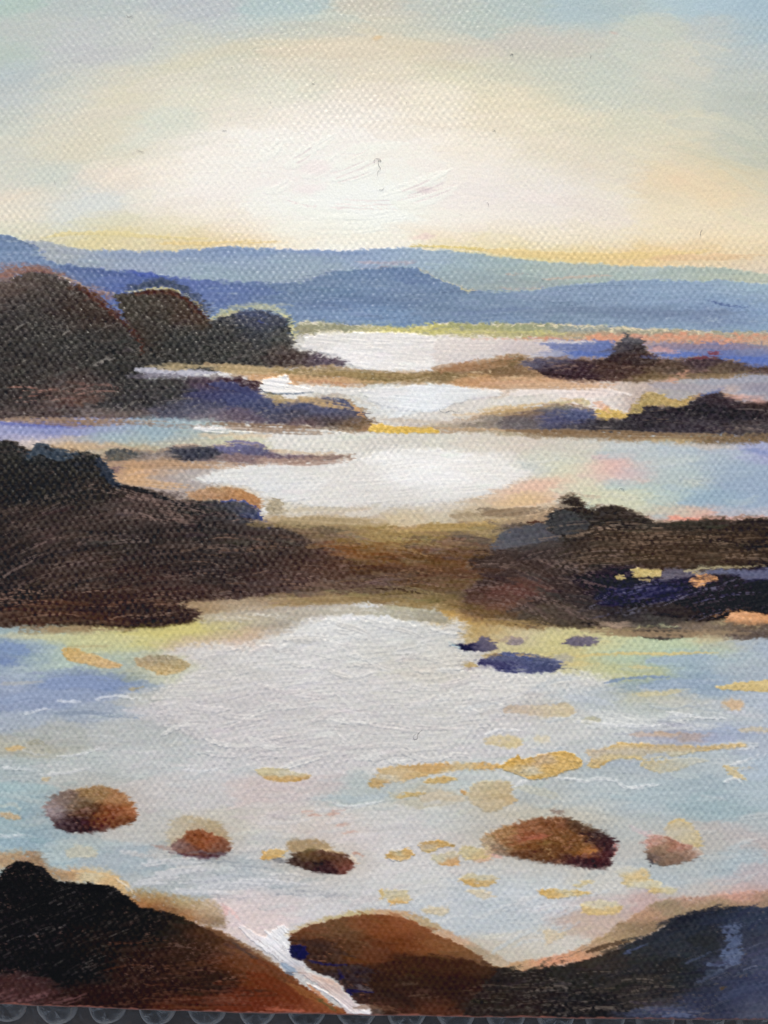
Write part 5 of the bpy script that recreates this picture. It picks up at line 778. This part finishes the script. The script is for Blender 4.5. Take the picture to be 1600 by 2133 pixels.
stroke([(640,2000),(680,2008),(722,2010)], 5, (22,20,84), al=.85, dry=.3, h=1.2); stroke([(704,2020),(712,2032),(708,2040)], 8, (26,22,80), al=.85, dry=.3); stroke([(726,2062),(750,2064),(776,2068)], 5, (24,22,78), al=.8); stroke([(724,2064),(732,2072)], 6, (24,22,88), al=.9)
stroke([(740,2026),(770,2022),(800,2030)], 10, (36,30,46), al=.5, dry=.5); stroke([(742,2054),(770,2062),(790,2074)], 9, (110,100,106), al=.6, dry=.6); stroke([(640,2010),(700,2018),(740,2028)], 8, (84,62,44), al=.5, dry=.5)
stroke([(740,2100),(780,2096),(830,2106),(862,2118)], 10, (120,84,62), al=.6, dry=.5); stroke([(800,2068),(840,2078),(866,2100)], 14, (46,34,30), al=.7, dry=.4)
for (a,b,l) in [(850,2072,60),(880,2076,50),(960,2060,80),(980,2068,90),(1020,2056,60),(1060,2072,110),(1100,2084,120),(1040,2078,90),(1140,2062,100),(820,2050,60)]: stroke([(a,b+3),(a+l/2,b),(a+l,b-3)], 4, (112,90,74), al=.5, dry=.65, h=.9)
reg(None, [(1040,2030),(1055,2010),(1100,2000),(1150,1992),(1200,1976),(1250,1950),(1300,1918),(1340,1893),(1380,1876),(1450,1866),(1640,1856),(1640,1896),(1560,1896),(1440,1904),(1400,1920),(1330,1958),(1250,1990),(1130,2020)],
    [(1070,2012,190,150,112),(1150,2000,214,150,116),(1200,1990,206,146,110),(1230,1968,196,164,130),(1270,1950,176,148,112),(1250,1975,150,118,92),(1310,1945,146,122,94),(1340,1905,180,140,112),(1360,1930,140,116,90),(1400,1888,150,130,104),(1450,1872,196,150,134),(1470,1884,150,128,96),(1550,1872,206,148,130),(1560,1884,140,118,92),(1600,1880,150,126,106)],
    f=4, e=3, st=9, sx=26, sy=9, cover=.95, ang=-26, sL=60, sT=2.0, line=((116,96,78),.18,2,60), h=.9)
reg('painted_shore_rock|slate blue-black rock in the lower right corner', [(1030,2028),(1080,2021),(1150,2013),(1210,2001),(1270,1982),(1310,1966),(1350,1946),(1385,1930),(1396,1916),(1420,1906),(1450,1900),(1500,1892),(1550,1889),(1640,1888),(1930,1880),(1930,2170),(1030,2170)],
    [(1100,2050,42,37,36),(1200,2040,44,42,41),(1300,2000,48,48,50),(1250,1995,56,46,40),(1400,1960,46,50,58),(1420,1920,40,42,52),(1480,1905,42,48,64),(1550,1910,50,58,80),(1550,1980,56,60,78),(1500,2040,52,56,76),(1590,2000,66,72,102),(1560,2060,56,63,94),(1480,2090,50,54,76),(1350,2080,39,37,39),(1420,2040,42,44,46),(1200,2090,33,31,33),(1060,2090,44,36,34),(1400,2112,62,68,94),(1590,2100,72,76,98),(1340,2040,42,40,42),(1900,2000,60,66,90),(1500,1960,44,46,52)],
    f=2, e=2.2, st=6, sx=34, sy=17, sL=46, sT=2.3, ang=-8, h=.9, line=((92,84,80),.06,1.7,30), gloss=.2, fill=.2, wv=.5)
for (pts, w, c3, al) in [([(1225,1982),(1270,1968),(1320,1958)],12,(64,46,34),.7),([(1300,1986),(1320,1976),(1350,1966)],5,(70,84,130),.8),([(1395,1926),(1450,1904),(1520,1892),(1570,1892)],16,(36,38,48),.85),([(1240,2066),(1300,2044),(1370,2040),(1400,2044)],20,(60,54,48),.5),([(1280,2066),(1350,2058),(1400,2042)],18,(54,48,44),.5),
     ([(1290,2082),(1360,2084),(1430,2076)],16,(60,54,50),.5),([(1300,2096),(1380,2096),(1430,2090)],12,(66,58,52),.5),([(1520,2040),(1560,2010),(1550,2000)],8,(44,48,66),.6),([(1450,2048),(1490,2028),(1530,2006)],6,(84,98,128),.6),([(1440,1958),(1480,1966),(1500,1990)],26,(40,42,42),.5),([(1540,1910),(1545,1940),(1560,1980)],26,(52,58,78),.45),
     ([(1300,2112),(1380,2104),(1460,2110)],16,(70,80,116),.5),([(1500,2080),(1560,2060),(1600,2052)],16,(60,70,104),.5),([(1380,2118),(1400,2112),(1450,2118)],8,(90,104,150),.6)]:
    stroke(pts, w, c3, al=al, dry=.45, h=.9)
reg('painted_blue_accent', [(1506,1930),(1538,1926),(1542,1965),(1540,2004),(1512,2008),(1500,1985),(1512,1965)], [(1522,1935,76,94,140),(1528,1970,84,106,164),(1520,2000,88,112,170)], f=5, e=5, st=12, cover=.66, al=.7, h=1); stroke([(1510,1930),(1535,1928)], 4, (96,114,160), al=.5, dry=.5); stroke([(1466,2006),(1500,2010),(1534,2000)], 5, (92,112,162), al=.6, dry=.5)
stroke([(1498,2062),(1512,2054)], 5, (92,76,52), al=.8)
local_dabs(160, (1030,1600), (1890,2120), lambda a, b: -24 + (b-1890)*.09, L=(25,80), w=(4,9), carry=30, lum=8, chroma=4, al=.55, dry=.55, inside=ids('painted_shore_rock'))
local_dabs(160, (350,1060), (1910,2115), lambda a, b: 20 - (b-1900)*.09, L=(25,70), w=(4,9), carry=30, lum=9, chroma=5, al=.55, dry=.5, inside=ids('painted_shore_rock'))
smear(bbox(-14, 1760, 1614, 2140), 4.0, 1.6, 9)
comb(90, (0,330), (1850,2085), -20, [(112,104,100),(84,76,74)], L=(30,90), w=(8,16), dry=(.74,.9), inside=ids('painted_shore_rock'), al=(.2,.45))  # lighter bristle lines, part of them gloss glints put into the colour
comb(60, (250,600), (1960,2100), -4, [(140,92,70),(110,74,58)], L=(50,130), w=(8,16), dry=(.66,.84), inside=ids('painted_shore_rock'), al=(.2,.45))
comb(54, (1000,1450), (2030,2115), -4, [(128,112,98),(96,84,78)], L=(70,160), w=(8,16), dry=(.72,.86), inside=ids('painted_shore_rock'), al=(.2,.45))
comb(30, (1450,1600), (1920,2100), -18, [(96,104,136),(110,108,120)], L=(40,90), w=(8,14), dry=(.72,.86), inside=ids('painted_shore_rock'), al=(.2,.45))
# the salmon ground showing at the cut edge
pk = sst(5.5, 2.0, edge[None, :] - Y + 1.6*vn(X/30, Y*0, 3) + 1.5*vn(X/9, Y*0, 4))*(0.9 - 0.35*sst(1100, 1500, X))
lay(allof, pk.astype(np.float32), np.array((196,124,104), np.float32)*np.ones_like(COL), None)
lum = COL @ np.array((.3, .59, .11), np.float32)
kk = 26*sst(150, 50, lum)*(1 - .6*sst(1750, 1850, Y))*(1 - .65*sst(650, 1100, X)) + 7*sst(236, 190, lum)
COL = COL + (kk*(WV - .47)*(1 + .35*vn(X/60, Y/40, 3)))[..., None]*np.array((1, .97, .92), np.float32)  # weave relief shaded into the pigment: thread crowns lighter, hollows darker
COL = np.where(((Y > 1290) & (Y < 1900) & (lum > 150))[..., None], COL + (5.5*vn(X/7, Y/3, 1) + 4.5*vn(X/16, Y/5, 3) + 3.5*vn(X/45, Y/9, 5))[..., None], COL)
hb = np.isin(PID, list(ids('painted_blue_hills')))
COL = np.where(hb[..., None], COL + np.array((5, 9, -1), np.float32) + (3*streak(allof, 0, 60, 3.5, 61) + 3*streak(allof, -3, 90, 9, 63))[..., None], COL)
COL = np.where((np.isin(PID, list(ids('painted_shoal','painted_headland'))) & (COL[..., 2] > COL[..., 0] + 14))[..., None], COL*.72 + .28*np.array((78, 76, 84), np.float32), COL)
fr = (np.isin(PID, list(ids('painted_shore_rock'))) & (COL[..., 0] > COL[..., 2] + 18))[..., None]
COL = np.where(fr, COL*np.array((.90, .84, .84), np.float32), COL)
gw = (sst(560, 480, Y)*sst(205, 240, lum))[..., None]
COL = COL*(1 - gw) + gw*COL*np.array((1, .992, .968), np.float32)
nw = (.17*sst(1290, 1330, Y)*sst(1900, 1860, Y)*sst(150, 175, lum)*sst(52, 24, COL[..., 0] - COL[..., 2]))[..., None]
COL = COL*(1 - nw) + nw*np.array((203, 200, 196), np.float32)
tq = (.28*sst(1000, 1350, X)*sst(1480, 1600, Y)*sst(1900, 1800, Y)*sst(130, 160, lum))[..., None]
COL = COL*(1 - tq) + tq*np.array((192, 197, 202), np.float32)
yg = (sst(15, 60, COL[..., 1] - COL[..., 2])*sst(1290, 1310, Y)*sst(1480, 1440, Y)*sst(130, 160, lum)*.28)[..., None]
COL = COL*(1 - yg) + yg*np.array((200, 198, 178), np.float32)
SAT = SAT - .07*sst(1280, 1330, Y)*sst(0, 12, COL[..., 2] - COL[..., 0]) - .15*sst(500, 420, Y)
COL = COL*(1 - .03*sst(470, 380, Y)*sst(244, 215, lum))[..., None]
COL = np.clip(lum[..., None] + (COL - lum[..., None])*(SAT - 0.22*sst(15, 70, COL[..., 2] - COL[..., 0]))[..., None], 6, 252)
# ---------------------------------------------------------------- materials
def mat(name):
    m = bpy.data.materials.new(name); m.use_nodes = True
    return m, m.node_tree.nodes, m.node_tree.links, m.node_tree.nodes['Principled BSDF']
def mat_paint():
    m, n, l, p = mat('oil_paint_on_canvas')
    at = n.new('ShaderNodeAttribute'); at.attribute_name = 'pigment'
    tc = n.new('ShaderNodeTexCoord')
    nz = n.new('ShaderNodeTexNoise'); nz.inputs['Scale'].default_value = 2600; nz.inputs['Detail'].default_value = 4
    l.new(tc.outputs['Object'], nz.inputs['Vector'])
    mp = n.new('ShaderNodeMapRange'); mp.inputs[1].default_value = .3; mp.inputs[2].default_value = .7; mp.inputs[3].default_value = .94; mp.inputs[4].default_value = 1.05
    l.new(nz.outputs[0], mp.inputs[0])
    mx = n.new('ShaderNodeVectorMath'); mx.operation = 'SCALE'
    l.new(at.outputs['Color'], mx.inputs[0]); l.new(mp.outputs[0], mx.inputs['Scale']); l.new(mx.outputs[0], p.inputs['Base Color'])
    gl = n.new('ShaderNodeAttribute'); gl.attribute_name = 'gloss'
    l.new(gl.outputs['Fac'], p.inputs['Specular IOR Level'])
    r = n.new('ShaderNodeMapRange'); r.inputs[1].default_value = .3; r.inputs[2].default_value = .7; r.inputs[3].default_value = .26; r.inputs[4].default_value = .46
    l.new(nz.outputs[0], r.inputs[0]); l.new(r.outputs[0], p.inputs['Roughness'])
    b = n.new('ShaderNodeBump'); b.inputs['Strength'].default_value = .35; b.inputs['Distance'].default_value = .00008
    l.new(nz.outputs[0], b.inputs['Height']); l.new(b.outputs[0], p.inputs['Normal'])
    return m
def mat_noise(name, c0, c1, scale, rough=.6, bump=.0, dist=.0002, spec=.3):
    m, n, l, p = mat(name)
    tc = n.new('ShaderNodeTexCoord'); nz = n.new('ShaderNodeTexNoise'); nz.inputs['Scale'].default_value = scale; nz.inputs['Detail'].default_value = 5
    l.new(tc.outputs['Object'], nz.inputs['Vector'])
    cr = n.new('ShaderNodeValToRGB'); cr.color_ramp.elements[0].position = .35; cr.color_ramp.elements[1].position = .65
    cr.color_ramp.elements[0].color = (*c0, 1); cr.color_ramp.elements[1].color = (*c1, 1)
    l.new(nz.outputs[0], cr.inputs[0]); l.new(cr.outputs[0], p.inputs['Base Color'])
    p.inputs['Roughness'].default_value = rough; p.inputs['Specular IOR Level'].default_value = spec
    if bump:
        b = n.new('ShaderNodeBump'); b.inputs['Strength'].default_value = bump; b.inputs['Distance'].default_value = dist
        l.new(nz.outputs[0], b.inputs['Height']); l.new(b.outputs[0], p.inputs['Normal'])
    return m
def mat_film():
    m, n, l, p = mat('clear_plastic_film')
    n.remove(p); out = n['Material Output']
    tr = n.new('ShaderNodeBsdfTransparent'); tr.inputs[0].default_value = (.80, .81, .80, 1)
    gs = n.new('ShaderNodeBsdfGlossy'); gs.inputs['Roughness'].default_value = .12; gs.inputs[0].default_value = (.92, .81, .69, 1)
    df = n.new('ShaderNodeBsdfDiffuse'); df.inputs[0].default_value = (.92, .80, .67, 1)
    lw = n.new('ShaderNodeLayerWeight'); lw.inputs[0].default_value = .25
    tc = n.new('ShaderNodeTexCoord'); nz = n.new('ShaderNodeTexNoise'); nz.inputs['Scale'].default_value = 420; nz.inputs['Detail'].default_value = 4; nz.inputs['Distortion'].default_value = 1.5
    l.new(tc.outputs['Object'], nz.inputs['Vector'])
    b = n.new('ShaderNodeBump'); b.inputs['Strength'].default_value = .6; b.inputs['Distance'].default_value = .0006
    l.new(nz.outputs[0], b.inputs['Height'])
    for q in (gs, df, lw): l.new(b.outputs[0], q.inputs['Normal'])
    m1 = n.new('ShaderNodeMixShader'); m2 = n.new('ShaderNodeMixShader')
    mt = n.new('ShaderNodeMath'); mt.operation = 'MULTIPLY_ADD'; mt.inputs[1].default_value = 1.5; mt.inputs[2].default_value = .03; mt.use_clamp = True
    l.new(lw.outputs['Facing'], mt.inputs[0]); l.new(mt.outputs[0], m1.inputs[0]); l.new(tr.outputs[0], m1.inputs[1]); l.new(df.outputs[0], m1.inputs[2])
    l.new(lw.outputs['Fresnel'], m2.inputs[0]); l.new(m1.outputs[0], m2.inputs[1]); l.new(gs.outputs[0], m2.inputs[2])
    l.new(m2.outputs[0], out.inputs[0])
    return m
M_PAINT = mat_paint()
M_SIDE = mat_noise('primed_canvas_side', (.50, .36, .30), (.62, .50, .44), 300, .75, .4)
M_TABLE = mat_noise('dark_table', (.20, .135, .085), (.33, .24, .16), 60, .5)
M_FIBRE = mat_noise('dark_fibre', (.14, .13, .13), (.22, .20, .20), 500, .8)
M_FILM = mat_film()
COLN = scene.collection
def link(name, me, m=None, parent=None):
    o = bpy.data.objects.new(name, me); COLN.objects.link(o)
    if m is not None and me is not None: me.materials.append(m)
    if parent is not None: o.parent = parent
    return o
def tagg(o, label, cat, group=None):
    o['label'] = label; o['category'] = cat
    if group: o['group'] = group
# ---------------------------------------------------------------- the table and the bubble wrap
DEP = 0.012; WZ = -DEP - 0.0042
def quadmesh(name, x0, y0, x1, y1, z, nx=1, ny=1, fz=None):
    vs_, fs = [], []
    for j in range(ny + 1):
        for i in range(nx + 1):
            x = x0 + (x1 - x0)*i/nx; y = y0 + (y1 - y0)*j/ny
            vs_.append((x, y, z + (fz(x, y) if fz else 0)))
    for j in range(ny):
        for i in range(nx):
            a = j*(nx + 1) + i; fs.append((a, a + 1, a + nx + 2, a + nx + 1))
    me = bpy.data.meshes.new(name); me.from_pydata(vs_, [], fs); me.polygons.foreach_set('use_smooth', [True]*len(fs)); return me
t_ = link('table_top', quadmesh('table_top', -.8, -.8, .8, .8, WZ - .0006), M_TABLE); t_['kind'] = 'structure'
wrap = link('bubble_wrap', None); wrap.location = (0, 0, WZ)
tagg(wrap, 'sheet of clear bubble wrap under the lower edge of the canvas', 'bubble wrap')
film = link('film', quadmesh('film', -.17, -.19, .17, .14, 0.0003, 110, 100, lambda x, y: .00022*math.sin(x*310 + 2*math.sin(y*190)) + .00015*math.sin(y*420 + x*130)), M_FILM, wrap)
def bubble_mesh(seed):
    r_ = np.random.RandomState(seed); R = .0049; Hh = .0038; n = 28
    prof = [(1.05, 0), (1.0, .10), (.965, .30), (.92, .50), (.85, .70), (.74, .86), (.55, .955), (.28, .99)]
    v, f = [], []
    ph = r_.rand(4)*6.28; dent = r_.uniform(.05, .16)
    for (a, b) in prof:
        for k in range(n):
            t = 2*math.pi*k/n
            w = 1 + .02*math.sin(3*t + ph[0]) + .012*math.sin(5*t + ph[1])
            zz = b*Hh*(1 - dent*(1 - a)*(1 + math.cos(2*t + ph[2]))) + .00012*math.sin(6*t + ph[3])*b
            v.append((a*R*w*math.cos(t), a*R*w*math.sin(t), zz))
    v.append((0, 0, Hh*(1 - dent*1.5)))
    for i in range(len(prof) - 1):
        for k in range(n): f.append((i*n + k, i*n + (k + 1) % n, (i + 1)*n + (k + 1) % n, (i + 1)*n + k))
    q = (len(prof) - 1)*n
    for k in range(n): f.append((q + k, q + (k + 1) % n, len(v) - 1))
    me = bpy.data.meshes.new('bubble'); me.from_pydata(v, [], f); me.materials.append(M_FILM)
    me.polygons.foreach_set('use_smooth', [True]*len(f)); return me
BM = [bubble_mesh(k) for k in range(6)]
KZ = (CD - WZ)/CD
pit = .01235; an = math.radians(-1.2); rb = np.random.RandomState(3)
ox, oy = (18 - 800)*S*KZ, (1066.5 - 2086)*S*KZ
for j in range(-1, 5):
    for i in range(-3, 21):
        gx_ = i*pit + (j % 2)*pit/2; gy_ = -j*pit*.87
        x = ox + gx_*math.cos(an) - gy_*math.sin(an); y = oy + gx_*math.sin(an) + gy_*math.cos(an)
        b = link('bubble', BM[rb.randint(6)], None, wrap); b.location = (x, y, .0003); b.rotation_euler = (0, 0, rb.rand()*6.28); s_ = rb.uniform(.94, 1.02); b.scale = (s_, s_, s_*rb.uniform(.9, 1.0))
# ---------------------------------------------------------------- the painting: weave, paint thickness, pigment -> one surface cut into its painted patches
amp = 0.86 - .40*sst(540, 460, Y) - .10*sst(900, 1500, X)*sst(1000, 600, Y) + 0.25*vn(X/120, Y/120, 2) + 0.35*np.exp(-((X/520)**2 + ((Y - 800)/420)**2)) - .15*sst(1850, 1950, Y)
Z = (WV - .5)*1.35*amp*(1 - .85*FILL) + HG*0.8
Z += 0.10*vn(X/2.6, Y/2.2, 1)
bev = np.clip(1 - (edge[None, :] - Y)/5.0, 0, 1); Z = Z*(1 - bev) - 2.2*bev**2
PX = ((X - 800)*S).astype(np.float32); PY = ((1066.5 - Y)*S).astype(np.float32); PZ = (Z*S).astype(np.float32)
V3 = np.stack([PX, PY, PZ], -1)
du = np.gradient(V3, axis=1); dv = np.gradient(V3, axis=0)
NRM = np.cross(dv, du).reshape(-1, 3); NRM /= np.linalg.norm(NRM, axis=1)[:, None]
NRM *= np.sign(NRM[:, 2:3])
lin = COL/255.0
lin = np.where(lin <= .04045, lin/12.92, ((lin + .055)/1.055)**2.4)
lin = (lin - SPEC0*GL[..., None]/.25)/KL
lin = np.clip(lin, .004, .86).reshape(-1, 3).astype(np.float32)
GLf = GL.reshape(-1).astype(np.float32)
V3f = V3.reshape(-1, 3)
root = link('painting', None); root.location = (0, 0, -DEP)
tagg(root, 'oil painting of a rocky bay at sunrise on coarse canvas, lying on bubble wrap', 'painting')
cell = PID[:-1, :-1].copy()
IDX = np.arange(H_*W_).reshape(H_, W_)
INV = {v: k for k, v in PARTS.items()}
remap = np.full(H_*W_, -1, np.int64)
LABELS = {}
def piece(name, mask, parent):
    jj, ii = np.nonzero(mask)
    a = IDX[jj, ii]; q = np.stack([a, a + W_, a + W_ + 1, a + 1], 1)
    u, inv = np.unique(q.ravel(), return_inverse=True)
    nf = len(q)
    me = bpy.data.meshes.new(name)
    me.vertices.add(len(u)); me.vertices.foreach_set('co', V3f[u].ravel())
    me.loops.add(nf*4); me.loops.foreach_set('vertex_index', inv.astype(np.int32).ravel())
    me.polygons.add(nf); me.polygons.foreach_set('loop_start', np.arange(0, nf*4, 4, dtype=np.int32))
    me.polygons.foreach_set('use_smooth', np.ones(nf, bool))
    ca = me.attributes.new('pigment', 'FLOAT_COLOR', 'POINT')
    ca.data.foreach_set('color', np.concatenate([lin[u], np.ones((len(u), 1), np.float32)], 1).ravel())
    ga = me.attributes.new('gloss', 'FLOAT', 'POINT'); ga.data.foreach_set('value', GLf[u])
    me.update(calc_edges=True)
    me.normals_split_custom_set_from_vertices(NRM[u].tolist())
    o = link(name, me, M_PAINT, parent)
    return o
made = {}
SUB = {'painted_glow': 'painted_sky', 'painted_pale_ridge': None}
SEA_SUB = {'painted_bright_water','painted_gold_glint','painted_peach_glint','painted_ripple','painted_ochre_patch','painted_blue_reflection','painted_mauve_streak','painted_ochre_blot','painted_foam','painted_offshore_stone','painted_rock'}
for pid in sorted(INV):
    key = INV[pid]; nm = key.split('#')[0].split('|')[0]; lab = key.split('#')[0].split('|')[1] if '|' in key else None
    mask = cell == pid
    if not mask.any(): continue
    par = root
    if nm == 'painted_glow': par = made['painted_sky']
    elif nm in SEA_SUB: par = made['painted_sea']
    o = piece(nm, mask, par)
    if par is root: o.location = (0, 0, DEP)
    if lab: o['label'] = lab
    if nm not in made: made[nm] = o
# the folded canvas sides and back
xl, xr = float(PX[0, 0]), float(PX[0, -1]); yt = float(PY[0, 0])
loop = [(float(PX[-1, i]), float(PY[-1, i]), float(PZ[-1, i])) for i in range(0, W_, 4)]
if (W_ - 1) % 4: loop.append((float(PX[-1, -1]), float(PY[-1, -1]), float(PZ[-1, -1])))
ring = loop + [(xr, yt, 0.0), (xl, yt, 0.0)]
vv, ff = [], []
nr = len(ring)
for (z, ins) in ((None, 0.0), (-.0004, -.0002), (-DEP*.5, -.00012), (-DEP, 0.0)):
    for (x, y, zz) in ring:
        k = 1 + (0 if z is None else ins*-4)
        vv.append((x*k, y*k, zz if z is None else z))
for a in range(3):
    for i in range(nr): ff.append((a*nr + i, a*nr + (i + 1) % nr, (a + 1)*nr + (i + 1) % nr, (a + 1)*nr + i))
ff.append([3*nr + i for i in range(nr)])
sm = bpy.data.meshes.new('canvas_side'); sm.from_pydata(vv, [], ff)
so = link('canvas_side', sm, M_SIDE, root); so.location = (0, 0, DEP)
# ---------------------------------------------------------------- lint and hairs stuck to the paint
def fibre(pts, label, r=0.45):
    r *= .8
    P = crom(pts, False, 5) if len(pts) > 2 else np.array(pts, float)
    v, f = [], []; n = 5
    c = P.mean(0); cx0, cy0 = (c[0] - 800)*S, (1066.5 - c[1])*S
    for i, p in enumerate(P):
        d = P[min(i + 1, len(P) - 1)] - P[max(i - 1, 0)]; d = d/(np.hypot(*d) + 1e-9)
        rr_ = r*(1 - .5*abs(2*i/(len(P) - 1) - 1))
        for k in range(n):
            t = 2*math.pi*k/n
            x = p[0] - d[1]*rr_*math.cos(t); y = p[1] + d[0]*rr_*math.cos(t)
            v.append(((x - 800)*S - cx0, (1066.5 - y)*S - cy0, (1.1 + .5*math.sin(i*.9) + rr_*math.sin(t))*S))
    for i in range(len(P) - 1):
        for k in range(n): f.append((i*n + k, i*n + (k + 1) % n, (i + 1)*n + (k + 1) % n, (i + 1)*n + k))
    f.append(list(range(n))[::-1]); f.append([(len(P) - 1)*n + k for k in range(n)])
    me = bpy.data.meshes.new('fibre'); me.from_pydata(v, [], f)
    o = link('fibre', me, M_FIBRE); o.location = (cx0, cy0, .0001)
    tagg(o, label, 'fibre', 'fibres stuck to the paint')
FB = [([(780,340),(779,335),(784,331),(791,332),(794,336),(788,335),(789,345),(793,352),(787,358),(787,366)], 'dark T-shaped hair with a hooked top on the white glow of the sky', .5),
 ([(790,395),(796,396),(800,392)], 'tiny curved hair just below the T-shaped hair in the glow', .45),
 ([(264,33),(269,36),(277,34)], 'short dark hair near the top edge in the upper left sky', .5),
 ([(355,131),(357,134)], 'dark speck of lint in the grey-green upper left sky', .6),
 ([(317,99),(321,97)], 'pale grey speck of lint left of the ochre sky band', .5),
 ([(481,142),(485,141)], 'speck of lint under the ochre band of the sky', .55),
 ([(649,173),(653,175),(657,172)], 'small curved hair above the glow left of centre', .5),
 ([(463,271),(468,273),(474,272)], 'thin hair over the upper left rim of the glow', .45),
 ([(479,248),(482,245)], 'minute pale hair above the upper left rim of the glow', .4),
 ([(284,313),(292,315),(301,318)], 'long thin pale hair in the left sky', .35),
 ([(114,377),(115,381)], 'lint speck in the lower left sky above the hills', .5),
 ([(562,212),(565,214)], 'single lint speck in the cream sky above the glow', .45),
 ([(847,213),(846,216)], 'speck of lint above the right side of the glow', .55),
 ([(1062,114),(1067,113),(1069,116)], 'knot of dark lint in the upper right sky', .7),
 ([(1229,122),(1231,118),(1230,115)], 'curled speck of lint in the far upper right sky', .5),
 ([(1025,271),(1030,272),(1033,275)], 'crinkled pale hair at the upper right of the glow', .45),
 ([(1296,233),(1297,229)], 'short upright hair in the right sky', .5),
 ([(956,446),(962,447)], 'level dark hair at the lower right of the glow', .5),
 ([(1013,422),(1017,424),(1018,430)], 'faint bent hair right of the glow', .35),
 ([(1459,491),(1459,484),(1463,479)], 'dark bent hair above the hills on the right', .6),
 ([(970,483+40),(971,529)], 'short dark hair on the pale ridge', .5),
 ([(914,850),(918,857),(930,858),(938,855),(948,858),(958,859)], 'long fine hair curling along the white water of the middle channel', .4),
 ([(866,1528),(861,1534),(863,1540),(869,1538),(870,1530),(875,1524),(880,1520)], 'looped dark hair on the near white water', .5),
 ([(1288,1022),(1292,1017),(1298,1019),(1300,1024)], 'faint curled hair over the pale blue water on the right', .4)]
for a, b, c in FB: fibre(a, b, c)
